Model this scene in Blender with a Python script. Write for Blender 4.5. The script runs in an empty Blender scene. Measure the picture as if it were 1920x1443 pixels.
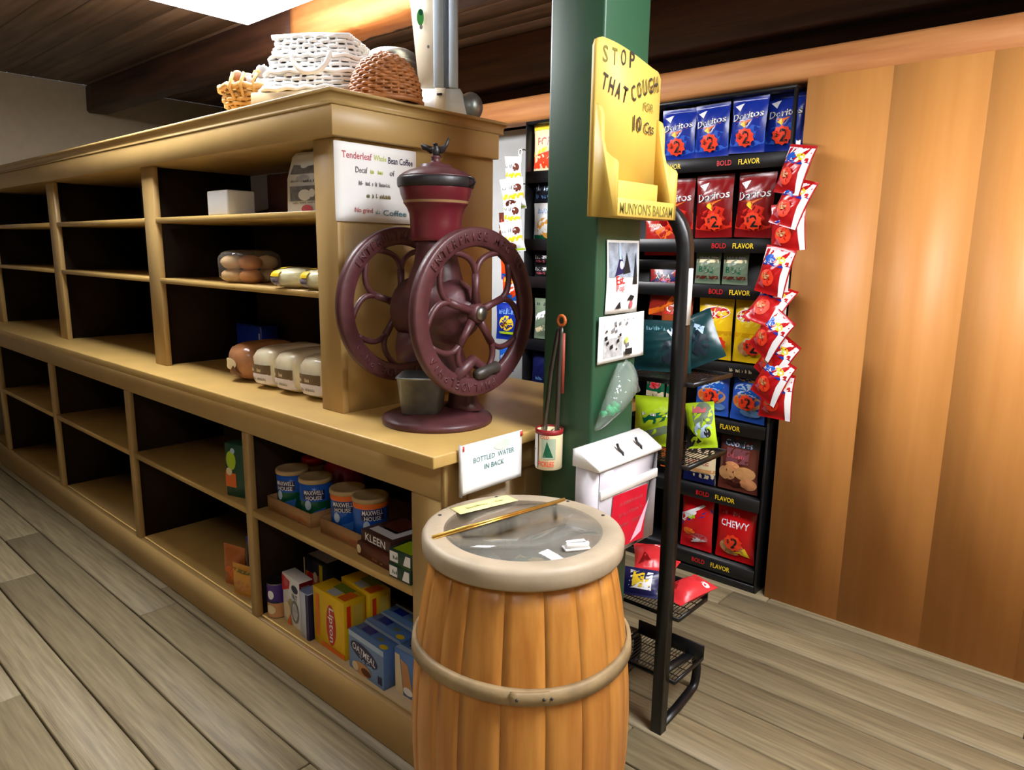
import bpy, bmesh, math, random
from mathutils import Vector, Matrix, Euler
PI = math.pi
R = math.radians
V = Vector
scene = bpy.context.scene
COL = scene.collection
rnd = random.Random(7)

# ------------------------------------------------------------------ materials
def s2l(c):
    c = c / 255.0
    return c / 12.92 if c <= 0.04045 else ((c + 0.055) / 1.055) ** 2.4

def lin(rgb):
    return (s2l(rgb[0]), s2l(rgb[1]), s2l(rgb[2]), 1.0)

def scl(c, k):
    return (min(1, c[0] * k), min(1, c[1] * k), min(1, c[2] * k), 1.0)

_M = {}

def M(name, rgb, rough=0.5, metal=0.0, var=0.10, scale=18.0, bump=0.0, bscale=120.0, stretch=(1, 1, 1), coat=0.0, island=0.0, spec=0.5, dark=None):
    """Procedural surface: object-space noise blends two tones of one colour."""
    if name in _M:
        return _M[name]
    m = bpy.data.materials.new(name)
    m.use_nodes = True
    nt = m.node_tree
    b = nt.nodes['Principled BSDF']
    b.inputs['Roughness'].default_value = rough
    b.inputs['Metallic'].default_value = metal
    b.inputs['Specular IOR Level'].default_value = spec
    b.inputs['Coat Weight'].default_value = coat
    b.inputs['Coat Roughness'].default_value = 0.15
    tc = nt.nodes.new('ShaderNodeTexCoord')
    mp = nt.nodes.new('ShaderNodeMapping')
    mp.inputs['Scale'].default_value = stretch
    nt.links.new(tc.outputs['Object'], mp.inputs['Vector'])
    nz = nt.nodes.new('ShaderNodeTexNoise')
    nz.inputs['Scale'].default_value = scale
    nz.inputs['Detail'].default_value = 5
    nt.links.new(mp.outputs['Vector'], nz.inputs['Vector'])
    base = lin(rgb)
    mx = nt.nodes.new('ShaderNodeMix')
    mx.data_type = 'RGBA'
    mx.inputs[6].default_value = scl(base, 1 - var) if dark is None else lin(dark)
    mx.inputs[7].default_value = scl(base, 1 + var)
    mr = nt.nodes.new('ShaderNodeMapRange')
    mr.inputs['From Min'].default_value = 0.3
    mr.inputs['From Max'].default_value = 0.7
    nt.links.new(nz.outputs['Fac'], mr.inputs['Value'])
    nt.links.new(mr.outputs['Result'], mx.inputs[0])
    out = mx.outputs[2]
    if island:
        gi = nt.nodes.new('ShaderNodeNewGeometry')
        hs = nt.nodes.new('ShaderNodeHueSaturation')
        m2 = nt.nodes.new('ShaderNodeMapRange')
        m2.inputs['To Min'].default_value = 1 - island
        m2.inputs['To Max'].default_value = 1 + island
        nt.links.new(gi.outputs['Random Per Island'], m2.inputs['Value'])
        nt.links.new(m2.outputs['Result'], hs.inputs['Value'])
        nt.links.new(out, hs.inputs['Color'])
        out = hs.outputs['Color']
        ad = nt.nodes.new('ShaderNodeVectorMath')
        ad.operation = 'MULTIPLY_ADD'
        ad.inputs[1].default_value = (31.0, 17.0, 23.0)
        nt.links.new(gi.outputs['Random Per Island'], ad.inputs[0])
        nt.links.new(tc.outputs['Object'], ad.inputs[2])
        nt.links.new(ad.outputs['Vector'], mp.inputs['Vector'])
    nt.links.new(out, b.inputs['Base Color'])
    if bump:
        n2 = nt.nodes.new('ShaderNodeTexNoise')
        n2.inputs['Scale'].default_value = bscale
        n2.inputs['Detail'].default_value = 3
        nt.links.new(mp.outputs['Vector'], n2.inputs['Vector'])
        bp = nt.nodes.new('ShaderNodeBump')
        bp.inputs['Strength'].default_value = bump
        bp.inputs['Distance'].default_value = 0.004
        nt.links.new(n2.outputs['Fac'], bp.inputs['Height'])
        nt.links.new(bp.outputs['Normal'], b.inputs['Normal'])
    _M[name] = m
    return m

def EM(name, rgb, strength):
    m = bpy.data.materials.new(name)
    m.use_nodes = True
    b = m.node_tree.nodes['Principled BSDF']
    b.inputs['Base Color'].default_value = lin(rgb)
    b.inputs['Emission Color'].default_value = lin(rgb)
    b.inputs['Emission Strength'].default_value = strength
    return m

def CLEAR(name, tint, haze, haze_rgb, rough=0.08, bump=0.0):
    """Thin clear sheet: see-through with fresnel gloss and a little haze."""
    m = bpy.data.materials.new(name)
    m.use_nodes = True
    nt = m.node_tree
    nt.nodes.remove(nt.nodes['Principled BSDF'])
    out = nt.nodes['Material Output']
    tr = nt.nodes.new('ShaderNodeBsdfTransparent')
    tr.inputs['Color'].default_value = lin(tint)
    gl = nt.nodes.new('ShaderNodeBsdfGlossy')
    gl.inputs['Roughness'].default_value = rough
    df = nt.nodes.new('ShaderNodeBsdfDiffuse')
    df.inputs['Color'].default_value = lin(haze_rgb)
    fr = nt.nodes.new('ShaderNodeFresnel')
    ge = nt.nodes.new('ShaderNodeNewGeometry')
    mi = nt.nodes.new('ShaderNodeMapRange')
    mi.inputs['To Min'].default_value = 1.45
    mi.inputs['To Max'].default_value = 1 / 1.45
    nt.links.new(ge.outputs['Backfacing'], mi.inputs['Value'])
    nt.links.new(mi.outputs['Result'], fr.inputs['IOR'])
    nz = nt.nodes.new('ShaderNodeTexNoise')
    nz.inputs['Scale'].default_value = 9
    tc = nt.nodes.new('ShaderNodeTexCoord')
    nt.links.new(tc.outputs['Object'], nz.inputs['Vector'])
    mr = nt.nodes.new('ShaderNodeMapRange')
    mr.inputs['To Min'].default_value = haze * 0.7
    mr.inputs['To Max'].default_value = haze * 1.3
    nt.links.new(nz.outputs['Fac'], mr.inputs['Value'])
    m1 = nt.nodes.new('ShaderNodeMixShader')
    nt.links.new(mr.outputs['Result'], m1.inputs['Fac'])
    nt.links.new(tr.outputs[0], m1.inputs[1])
    nt.links.new(df.outputs[0], m1.inputs[2])
    m2 = nt.nodes.new('ShaderNodeMixShader')
    nt.links.new(fr.outputs[0], m2.inputs['Fac'])
    nt.links.new(m1.outputs[0], m2.inputs[1])
    nt.links.new(gl.outputs[0], m2.inputs[2])
    if bump:
        n2 = nt.nodes.new('ShaderNodeTexNoise')
        n2.inputs['Scale'].default_value = 40
        nt.links.new(tc.outputs['Object'], n2.inputs['Vector'])
        bp = nt.nodes.new('ShaderNodeBump')
        bp.inputs['Strength'].default_value = bump
        bp.inputs['Distance'].default_value = 0.01
        nt.links.new(n2.outputs['Fac'], bp.inputs['Height'])
        nt.links.new(bp.outputs['Normal'], gl.inputs['Normal'])
    nt.links.new(m2.outputs[0], out.inputs['Surface'])
    return m

PAINT = M('mustard_paint', (178, 146, 90), 0.42, var=0.06, scale=6, bump=0.06, bscale=50)
PAINT_TOP = M('mustard_paint_worn_top', (190, 156, 90), 0.38, var=0.08, scale=9, bump=0.05, bscale=50)
INNER = M('shade_dark_interior', (44, 32, 23), 0.85, spec=0.08, var=0.15, scale=6)  # near-black brown puts the interior shade into the colour
GREEN = M('green_post_paint', (40, 80, 55), 0.45, var=0.08, scale=5, bump=0.08, bscale=30, stretch=(1, 1, 0.2))
MAROON = M('maroon_cast_iron', (82, 43, 46), 0.42, var=0.22, scale=30, bump=0.15, bscale=90)
MAROON_S = M('maroon_enamel', (102, 30, 40), 0.28, var=0.08, scale=12)
BLACKM = M('blackened_iron', (38, 34, 36), 0.4, var=0.2, scale=30, bump=0.1)
GOLD = M('dull_gold_line', (150, 118, 80), 0.4, var=0.1)
STEEL = M('brushed_steel', (150, 148, 142), 0.35, 1.0, var=0.1, scale=25)
TIN = M('galvanised_tin', (150, 154, 150), 0.38, 0.85, var=0.18, scale=35)
RACK = M('black_rack_metal', (17, 17, 19), 0.38, var=0.15)
WHITE = M('white_plastic', (236, 236, 234), 0.4, var=0.02)
PAPER = M('white_paper', (240, 240, 238), 0.7, var=0.02, scale=8)
BLACK = M('black_ink', (20, 19, 22), 0.6, var=0.1)
GREYINK = M('grey_ink', (120, 120, 124), 0.7, var=0.3, scale=60)
CARD = M('brown_cardboard', (172, 128, 80), 0.8, var=0.08, scale=30)

def col(name, r, g, b, rough=0.35, var=0.06, **k):
    return M(name, (r, g, b), rough, var=var, **k)

RED = col('red_print', 200, 22, 26)
DRED = col('dark_red_film', 128, 12, 16, 0.25)
ORED = col('orange_red_sticker', 252, 66, 26, 0.5)
ORANGE = col('orange_print', 232, 110, 30)
YEL = col('yellow_print', 244, 208, 40)
LYEL = col('lays_yellow_film', 240, 196, 26, 0.25)
DBLUE = col('deep_blue_film', 24, 48, 150, 0.25)
NAVY = col('navy_print', 22, 26, 78)
BLUE = col('mid_blue_film', 30, 92, 190, 0.25)
LBLUE = col('light_blue_print', 110, 156, 214)
SKY = col('pale_blue_print', 176, 200, 226)
TEAL = col('dark_teal_film', 14, 54, 58, 0.32)
DGREEN = col('dark_green_film', 16, 92, 62, 0.25)
LIME = col('lime_film', 176, 208, 36, 0.25)
GGREY = col('grey_green_film', 112, 128, 104, 0.3)
BROWN = col('brown_film', 96, 46, 34, 0.25)
TAN = col('tan_print', 206, 150, 96)
CREAM = col('cream_print', 232, 214, 172)
PURPLE = col('purple_print', 70, 36, 132)
WINK = col('white_ink', 242, 242, 244, 0.4, 0.02)
PINK = col('pink_print', 200, 90, 100)
TEALINK = col('teal_ink', 90, 140, 150, 0.7)
GRNINK = col('pale_green_ink', 150, 200, 160, 0.7)
YGINK = col('yellow_green_ink', 190, 200, 90, 0.7)
REDINK = col('faded_red_ink', 190, 90, 100, 0.7)
OLIVE = col('olive_ink', 112, 104, 40, 0.7)
STOPY = M('yellow_painted_wood', (218, 182, 84), 0.55, var=0.06, scale=10, bump=0.05, bscale=60)
BROWNINK = col('brown_black_ink', 52, 44, 34, 0.7)
BREAD = M('bread_crust', (206, 140, 82), 0.6, var=0.22, scale=14, bump=0.2, bscale=60)
BREADL = M('pale_bread', (238, 204, 154), 0.6, var=0.15, scale=14, bump=0.2, bscale=60)
WICKW = M('white_painted_wicker', (236, 236, 234), 0.5, var=0.05)
WICKB = M('brown_wicker', (160, 100, 52), 0.5, var=0.3, scale=40)
STRAW = M('pale_straw', (190, 146, 80), 0.6, var=0.2, scale=40)
BEAMW = M('honey_beam_wood', (214, 150, 90), 0.55, var=0.0, scale=5, bump=0.15, bscale=30, stretch=(0.35, 5, 5), dark=(178, 110, 58))
DARKW = M('dark_ceiling_wood', (138, 116, 104), 0.6, var=0.1, scale=5, bump=0.2, bscale=30, stretch=(0.35, 5, 5), island=0.2, dark=(98, 80, 72))
FLOORW = M('worn_floor_board', (148, 134, 102), 0.55, var=0.05, scale=9, bump=0.3, bscale=30, stretch=(0.5, 9, 9), island=0.10, dark=(116, 103, 77))
SUBF = M('dark_subfloor', (38, 31, 24), 0.9)
PANELW = M('varnished_panel_wood', (208, 144, 76), 0.5, var=0.0, scale=4, bump=0.05, bscale=20, stretch=(6, 6, 0.4), dark=(196, 132, 66))
OAK = M('oak_stave', (198, 138, 64), 0.38, var=0.0, scale=6, bump=0.05, bscale=30, stretch=(7, 7, 0.5), island=0.07, dark=(168, 106, 42))
HOOPW = M('worn_wood_hoop', (146, 124, 88), 0.6, var=0.22, scale=20, bump=0.15)
LIDW = M('grey_worn_lid_wood', (170, 154, 130), 0.5, var=0.12, scale=14, bump=0.08)
BRASS = M('brass_hinge', (214, 172, 84), 0.3, 0.9, var=0.1)
GREYWALL = M('pale_grey_wall', (190, 192, 190), 0.7, var=0.04)
ENAMEL = M('white_enamel', (226, 228, 224), 0.3, var=0.03)
ENBLUE = M('pale_blue_enamel', (190, 208, 224), 0.3, var=0.03)
ENGREY = M('blue_grey_channel', (120, 134, 152), 0.4, var=0.05)
CREAMEN = M('cream_enamel', (222, 212, 188), 0.35, var=0.05)

# ------------------------------------------------------------------ mesh builder
def _noise(seed):
    r = random.Random(seed)
    k = [(r.uniform(3, 9), r.uniform(3, 9), r.uniform(0, 6.3), r.uniform(0.4, 1)) for _ in range(6)]
    return lambda u, v: sum(a * math.sin(p * u + q * v + o) for p, q, o, a in k) / 3.0

_TXT = {}

def text_mesh(s):
    """Flat letters as (points, faces): height about one unit, centred."""
    if s in _TXT:
        return _TXT[s]
    cu = bpy.data.curves.new('t', 'FONT')
    cu.body = s
    cu.size = 1.0
    cu.resolution_u = 2
    cu.offset = 0.012
    ob = bpy.data.objects.new('t', cu)
    me = bpy.data.meshes.new_from_object(ob)
    pts = [(v.co.x, v.co.y) for v in me.vertices]
    fcs = [tuple(p.vertices) for p in me.polygons]
    bpy.data.objects.remove(ob)
    bpy.data.curves.remove(cu)
    bpy.data.meshes.remove(me)
    x0 = min(p[0] for p in pts); x1 = max(p[0] for p in pts)
    y0 = min(p[1] for p in pts); y1 = max(p[1] for p in pts)
    pts = [(p[0] - (x0 + x1) / 2, p[1] - (y0 + y1) / 2) for p in pts]
    _TXT[s] = (pts, fcs, x1 - x0, y1 - y0)
    return _TXT[s]

class MB:
    def __init__(self):
        self.bm = bmesh.new()
        self.mats = []

    def mi(self, m):
        if m not in self.mats:
            self.mats.append(m)
        return self.mats.index(m)

    def face(self, vs, m):
        try:
            f = self.bm.faces.new(vs)
        except ValueError:
            return None
        f.material_index = self.mi(m)
        f.smooth = True
        return f

    def poly(self, pts, m):
        return self.face([self.bm.verts.new(p) for p in pts], m)

    def box(self, m, x0, x1, y0, y1, z0, z1, bev=0.0, mat=None, seg=1):
        t = bmesh.new()
        g = bmesh.ops.create_cube(t, size=1.0)
        for v in t.verts:
            v.co = V((x0 + (v.co.x + .5) * (x1 - x0), y0 + (v.co.y + .5) * (y1 - y0), z0 + (v.co.z + .5) * (z1 - z0)))
        if bev:
            bmesh.ops.bevel(t, geom=t.edges[:], offset=bev, segments=seg, affect='EDGES', profile=0.6)
        self.merge(t, m, mat)
        return self

    def merge(self, t, m, mat=None):
        mp = {}
        for v in t.verts:
            mp[v] = self.bm.verts.new(mat @ v.co if mat else v.co)
        for f in t.faces:
            self.face([mp[v] for v in f.verts], m)
        t.free()

    def rings(self, rings, m, closed=True, cap0=None, cap1=None, mats=None):
        """Skin a list of equal-length point rings."""
        vr = [[self.bm.verts.new(p) for p in r] for r in rings]
        n = len(vr[0])
        for i in range(len(vr) - 1):
            mm = mats[i] if mats else m
            for j in range(n if closed else n - 1):
                k = (j + 1) % n
                self.face([vr[i][j], vr[i][k], vr[i + 1][k], vr[i + 1][j]], mm)
        if cap0:
            self.face(list(reversed(vr[0])), cap0)
        if cap1:
            self.face(vr[-1], cap1)
        return vr

    def lathe(self, m, prof, c=(0, 0, 0), seg=32, mats=None, caps=True, mat=None, a0=0.0):
        c = V(c)
        rr = []
        for r, z in prof:
            ring = [c + V((max(r, 1e-4) * math.cos(a0 + 2 * PI * j / seg), max(r, 1e-4) * math.sin(a0 + 2 * PI * j / seg), z)) for j in range(seg)]
            if mat:
                ring = [mat @ p for p in ring]
            rr.append(ring)
        self.rings(rr, m, True, (mats[0] if mats else m) if caps else None, (mats[-1] if mats else m) if caps else None, mats)
        return self

    def tube(self, m, pts, r, seg=8, closed=False, caps=True, flat=None):
        """Sweep a round (or, with flat=(a,b), rectangular) section along points."""
        pts = [V(p) for p in pts]
        n = len(pts)
        rad = r if isinstance(r, (list, tuple)) else [r] * n
        tans = []
        for i in range(n):
            a = pts[(i - 1) % n] if (closed or i > 0) else pts[i]
            b = pts[(i + 1) % n] if (closed or i < n - 1) else pts[i]
            d = (b - a)
            tans.append(d.normalized() if d.length > 1e-9 else V((0, 0, 1)))
        t0 = tans[0]
        up = V((0, 0, 1)) if abs(t0.z) < 0.9 else V((0, 1, 0))
        nv = (up - t0 * up.dot(t0)).normalized()
        rings = []
        for i in range(n):
            t = tans[i]
            nv = nv - t * nv.dot(t)
            nv = nv.normalized() if nv.length > 1e-6 else t.orthogonal().normalized()
            bv = t.cross(nv)
            if flat:
                a, b = flat
                ring = [pts[i] + nv * x * a + bv * y * b for x, y in ((1, 1), (-1, 1), (-1, -1), (1, -1))]
            else:
                ring = [pts[i] + (nv * math.cos(2 * PI * j / seg) + bv * math.sin(2 * PI * j / seg)) * rad[i] for j in range(seg)]
            rings.append(ring)
        if closed:
            rings.append(rings[0])
        self.rings(rings, m, True, None if closed or not caps else m, None if closed or not caps else m)
        return self

    def prism(self, m, poly, O, U, Wv, depth, mside=None):
        """Extrude a polygon drawn in the O+U*u+W*v plane along U x W by depth."""
        O, U, Wv = V(O), V(U), V(Wv)
        N = U.cross(Wv).normalized() * depth
        a = [self.bm.verts.new(O + U * u + Wv * v) for u, v in poly]
        b = [self.bm.verts.new(O + U * u + Wv * v + N) for u, v in poly]
        self.face(list(reversed(a)), m)
        self.face(b, m)
        k = len(poly)
        for i in range(k):
            j = (i + 1) % k
            self.face([a[i], a[j], b[j], b[i]], mside or m)
        return self

    def blob(self, m, c, r, seed=0, amp=0.12, seg=16, n=10, squash=(1, 1, 1)):
        f = _noise(seed)
        c = V(c)
        rings = []
        for i in range(n + 1):
            th = PI * i / n
            ring = []
            for j in range(seg):
                ph = 2 * PI * j / seg
                q = r * (1 + amp * f(math.cos(ph) * math.sin(th), math.sin(ph) * math.sin(th) + math.cos(th)))
                ring.append(c + V((q * math.sin(th) * math.cos(ph) * squash[0], q * math.sin(th) * math.sin(ph) * squash[1], -q * math.cos(th) * squash[2])))
            rings.append(ring)
        self.rings(rings, m)
        return self

    # ---- flat artwork laid on a surface function surf(u, v, lift)
    def art(self, surf, items):
        e = 0.0005
        for it in items:
            k = it[0]
            e += 0.00025
            if k == 'rect':
                _, u0, v0, u1, v1, m = it[:6]
                nu, nv = it[6] if len(it) > 6 else (6, 6)
                g = [[self.bm.verts.new(surf(u0 + (u1 - u0) * i / nu, v0 + (v1 - v0) * j / nv, e)) for i in range(nu + 1)] for j in range(nv + 1)]
                for j in range(nv):
                    for i in range(nu):
                        self.face([g[j][i], g[j][i + 1], g[j + 1][i + 1], g[j + 1][i]], m)
            elif k in ('ell', 'star'):
                _, cu, cv, ru, rv, m = it[:6]
                ns = 20
                rot = it[6] if len(it) > 6 else 0
                c = self.bm.verts.new(surf(cu, cv, e))
                prev = None
                for q in (0.5, 1.0):
                    ring = []
                    for j in range(ns):
                        a = 2 * PI * j / ns
                        s = q * ((1 if j % 2 else 0.84) if k == 'star' else 1)
                        x, y = ru * s * math.cos(a), rv * s * math.sin(a)
                        ring.append(self.bm.verts.new(surf(cu + x * math.cos(rot) - y * math.sin(rot), cv + x * math.sin(rot) + y * math.cos(rot), e)))
                    for j in range(ns):
                        kx = (j + 1) % ns
                        if prev is None:
                            self.face([c, ring[j], ring[kx]], m)
                        else:
                            self.face([prev[j], ring[j], ring[kx], prev[kx]], m)
                    prev = ring
            elif k == 'poly':
                _, pts, m = it
                cu = sum(p[0] for p in pts) / len(pts); cv = sum(p[1] for p in pts) / len(pts)
                c = self.bm.verts.new(surf(cu, cv, e))
                vs = []
                dense = []
                for i, p in enumerate(pts):
                    q = pts[(i + 1) % len(pts)]
                    for t in range(4):
                        dense.append((p[0] + (q[0] - p[0]) * t / 4, p[1] + (q[1] - p[1]) * t / 4))
                vs = [self.bm.verts.new(surf(p[0], p[1], e)) for p in dense]
                hs = [self.bm.verts.new(surf((p[0] + cu) / 2, (p[1] + cv) / 2, e)) for p in dense]
                for i in range(len(vs)):
                    j = (i + 1) % len(vs)
                    self.face([hs[i], vs[i], vs[j], hs[j]], m)
                    self.face([c, hs[i], hs[j]], m)
            elif k == 'text':
                _, s, cu, cv, h, m = it[:6]
                wd = it[6] if len(it) > 6 else None
                rot = it[7] if len(it) > 7 else 0
                sh = it[8] if len(it) > 8 else 0
                pts, fcs, tw, th = text_mesh(s)
                sy = h / th
                sx = (wd / tw) if wd else sy
                vs = []
                for x, y in pts:
                    x, y = x * sx + y * sy * sh, y * sy
                    vs.append(self.bm.verts.new(surf(cu + x * math.cos(rot) - y * math.sin(rot), cv + x * math.sin(rot) + y * math.cos(rot), e)))
                for f in fcs:
                    self.face([vs[i] for i in f], m)
            elif k == 'squig':      # a line of small illegible print
                _, u0, v0, u1, h, m, seed = it
                r = random.Random(seed)
                u = u0
                while u < u1:
                    wl = h * r.uniform(0.25, 0.6)
                    if r.random() < 0.8:
                        a = r.uniform(0, 0.3) * h
                        hh = h * r.uniform(0.6, 1.0)
                        st = h * 0.16
                        for (p, q, s, t) in ((u, v0, u + st, v0 + hh), (u, v0 + a, u + wl, v0 + a + st), (u + wl - st, v0, u + wl, v0 + hh * 0.8))[:r.choice((2, 3, 3))]:
                            self.poly([surf(p, q, e), surf(s, q, e), surf(s, t, e), surf(p, t, e)], m)
                    u += wl + h * 0.16

    def build(self, name, parent=None, sharp=38):
        bm = self.bm
        bmesh.ops.recalc_face_normals(bm, faces=bm.faces[:]) if False else None
        lim = math.radians(sharp)
        for e in bm.edges:
            if len(e.link_faces) == 2:
                try:
                    if e.calc_face_angle() > lim:
                        e.smooth = False
                except ValueError:
                    pass
        me = bpy.data.meshes.new(name)
        bm.to_mesh(me)
        bm.free()
        for m in self.mats:
            me.materials.append(m)
        o = bpy.data.objects.new(name, me)
        COL.objects.link(o)
        if parent:
            o.parent = parent
        return o

def plane_surf(O, U, W):
    O, U, W = V(O), V(U).normalized(), V(W).normalized()
    N = U.cross(W)
    return lambda u, v, e=0.0: O + U * u + W * v + N * e

def tag(o, label, cat, group=None, kind=None):
    o['label'] = label
    o['category'] = cat
    if group:
        o['group'] = group
    if kind:
        o['kind'] = kind
    return o

def thing(name, label, cat, loc=(0, 0, 0), rz=0.0, group=None):
    o = bpy.data.objects.new(name, None)
    o.empty_display_size = 0.05
    COL.objects.link(o)
    o.location = loc
    o.rotation_euler = (0, 0, rz)
    return tag(o, label, cat, group)

def struct(name, mb):
    o = mb.build(name)
    o['kind'] = 'structure'
    return o

def dup(root, label, loc=None, rot=None):
    r = root.copy()
    COL.objects.link(r)
    r['label'] = label
    if loc is not None:
        r.location = loc
    if rot is not None:
        r.rotation_euler = rot
    for ch in list(root.children):
        c = ch.copy()
        COL.objects.link(c)
        c.parent = r
        for g in ch.children:
            d = g.copy()
            COL.objects.link(d)
            d.parent = c
    return r

# ================================================================== SETTING
XL, XR, YF, YB, ZC = -4.6, 2.6, -3.0, 3.4, 2.46
b = MB()
b.box(SUBF, XL, XR, YF, YB, -0.08, -0.024)
y = YF
row = 0
r2 = random.Random(3)
off = 0.759 - 0.145 * 26
y = off
while y < YB:
    x = XL - r2.uniform(0, 2)
    while x < XR:
        L = r2.uniform(1.6, 3.4)
        xa, xb = max(x, XL), min(x + L - 0.004, XR)
        if xb - xa > 0.02 and y + 0.14 > YF:
            b.box(FLOORW, xa, xb, max(y, YF), min(y + 0.139, YB), -0.024, 0.0, 0.003)
        x += L
    y += 0.145
struct('floor', b)

b = MB()
y = YF
while y < YB:
    b.box(DARKW, XL, XR, y, min(y + 0.148, YB), ZC, ZC + 0.02, 0.004)
    y += 0.15
b.box(SUBF, XL, XR, YF, YB, ZC + 0.02, ZC + 0.06)
struct('ceiling', b)

WALLF = M('cream_wall_paint', (206, 190, 160), 0.8, var=0.05)
b = MB(); b.box(WALLF, XL - 0.1, XL, YF, YB, 0, ZC); struct('wall_left', b)
b = MB(); b.box(WALLF, XR, XR + 0.1, YF, YB, 0, ZC); struct('wall_right', b)
b = MB(); b.box(WALLF, XL, XR, YF - 0.1, YF, 0, ZC); struct('wall_front', b)
b = MB(); b.box(DARKW, XL, XR, YB, YB + 0.1, 0, ZC); struct('wall_rear', b)
b = MB(); b.box(GREYWALL, XL, 0.13, 1.88, 1.93, 0, 1.985); struct('wall_back', b)
# varnished wood partition right of the chip rack
b = MB()
for i in range(9):
    b.box(PANELW, 0.142 + 0.28 * i, 0.142 + 0.28 * (i + 1) - (0.0 if i < 8 else 0.1), 1.665, 1.72, 0, 1.985, 0.0)
struct('wall_partition', b)
# header beam over the chip rack, and the ceiling beams
def beam(name, m, y0, y1, z0, z1, x0=XL, x1=XR):
    b = MB()
    n = 26
    rr = random.Random(int(y0 * 100))
    rings = []
    for i in range(n + 1):
        x = x0 + (x1 - x0) * i / n
        d = [rr.uniform(-0.004, 0.004) for _ in range(8)]
        c = 0.012
        rings.append([V((x, y0 + d[0], z0 + c)), V((x, y0 + c, z0 + d[1])), V((x, y1 - c, z0 + d[2])), V((x, y1 + d[3], z0 + c)),
                      V((x, y1 + d[4], z1 - c)), V((x, y1 - c, z1)), V((x, y0 + c, z1)), V((x, y0 + d[5], z1 - c))])
    b.rings(rings, m, True, m, m)
    return struct(name, b)
beam('trim_1', BEAMW, 1.72, 1.84, 1.988, 2.10)
beam('trim_2', BEAMW, 0.90, 1.06, 2.275, ZC, -1.95, -1.06)
beam('trim_7', M('dark_beam_wood', (84, 52, 36), 0.6, var=0.1, scale=5, bump=0.2, bscale=30, stretch=(0.35, 5, 5), dark=(48, 28, 20)), 0.91, 1.05, 2.28, ZC, XL, -1.955)
for i, yy in enumerate((1.9, 2.35, 2.8)):
    beam('trim_%d' % (i + 3), M('dark_beam_wood', (84, 52, 36), 0.6, var=0.1, scale=5, bump=0.2, bscale=30, stretch=(0.35, 5, 5), dark=(48, 28, 20)), yy, yy + 0.12, 2.22, ZC)
beam('trim_6', _M['dark_beam_wood'], 0.905, 1.05, 2.28, ZC, -1.05, XR)

# fluorescent ceiling fixtures
LAMP = EM('lit_diffuser', (250, 251, 255), 30.0)
LAMP_FILL = EM('fill_diffuser', (250, 251, 255), 9.0)
LAMP_AISLE = EM('lit_diffuser_aisle', (250, 251, 255), 44.0)
def fixture(x0, x1, y0, y1, z, label, LAMP=LAMP):
    t = thing('ceiling_light', label, 'ceiling light', ((x0 + x1) / 2, (y0 + y1) / 2, z), 0, 'fluorescent ceiling fixtures')
    hx, hy = (x1 - x0) / 2, (y1 - y0) / 2
    b = MB()
    b.box(WHITE, -hx, hx, -hy, hy, 0.05, ZC - z, 0.004)
    b.build('housing', t)
    b = MB()
    prof = [(-hx, -hy), (hx, -hy), (hx, hy), (-hx, hy)]
    rings = []
    for (s, zz) in ((1.0, 0.05), (0.995, 0.012), (0.96, 0.0)):
        rings.append([V((px * (1 - (1 - s) * 0.3), py * s, zz)) for px, py in prof])
    b.rings(rings[::-1], LAMP, True, LAMP, LAMP)
    b.build('diffuser', t)
    return t
fixture(-1.89, -0.90, -0.25, 0.67, 2.30, 'bright white ceiling light above the shelf end')
fixture(0.85, 2.07, 0.10, 0.55, 2.34, 'white ceiling light over the aisle by the chip rack', LAMP_AISLE)
fixture(0.4, 1.6, -1.75, -1.45, 2.32, 'added unseen fill light over the front aisle', LAMP_FILL)  # unseen fixture added as fill light from the front

# green post
b = MB()
PX0, PX1, PY0, PY1 = 0.012, 0.167, 0.370, 0.560
b.box(GREEN, PX0, PX1, PY0, PY1, 0, ZC, 0.006, seg=2)
o = b.build('column')
o['kind'] = 'structure'

# ================================================================== SHELVING
SX0 = -4.45      # left end of both units
H = 0.91
OV, EX = 0.061, -0.0405
BACK = 0.86
t = thing('counter_base_shelving', 'mustard painted base cabinet with open shelves beside the barrel', 'shelf unit', (0, 0, 0))
STILES = [(-0.995, -0.958), (-1.975, -1.935), (-2.955, -2.915), (-3.935, -3.895)]
b = MB()
b.box(PAINT, SX0, EX, OV, OV + 0.02, 0, 0.1364, 0.003)                       # toe board
b.box(PAINT, SX0, EX, OV, OV + 0.022, 0.7778, 0.878, 0.003)                  # top rail
for a, c in STILES:
    b.box(PAINT, a, c, OV - 0.001, OV + 0.022, 0.1366, 0.7776, 0.002)
b.box(PAINT, -0.150, EX, OV - 0.001, OV + 0.022, 0.1366, 0.7776, 0.002)
b.box(PAINT, SX0, SX0 + 0.05, OV - 0.001, OV + 0.022, 0.1366, 0.7776, 0.002)
b.build('face_frame', t)
b = MB()
b.box(PAINT, EX - 0.02, EX - 0.001, OV + 0.022, BACK, 0, 0.878)
b.box(PAINT, EX - 0.001, EX + 0.012, OV, OV + 0.075, 0.765, 0.876, 0.002)   # trim block
b.box(PAINT, EX - 0.001, EX + 0.010, OV + 0.09, BACK, 0.80, 0.876, 0.002)
b.build('end_panel', t)
for a, c in STILES:
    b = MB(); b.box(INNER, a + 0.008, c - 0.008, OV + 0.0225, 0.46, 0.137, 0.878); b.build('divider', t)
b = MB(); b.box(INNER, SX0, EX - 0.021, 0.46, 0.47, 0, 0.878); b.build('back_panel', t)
b = MB(); b.box(PAINT_TOP, SX0, EX - 0.021, OV + 0.0225, 0.459, 0.112, 0.1362); b.build('bottom_shelf', t)
xs = [SX0] + [c for p in reversed(STILES) for c in p] + [-0.15]
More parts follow.
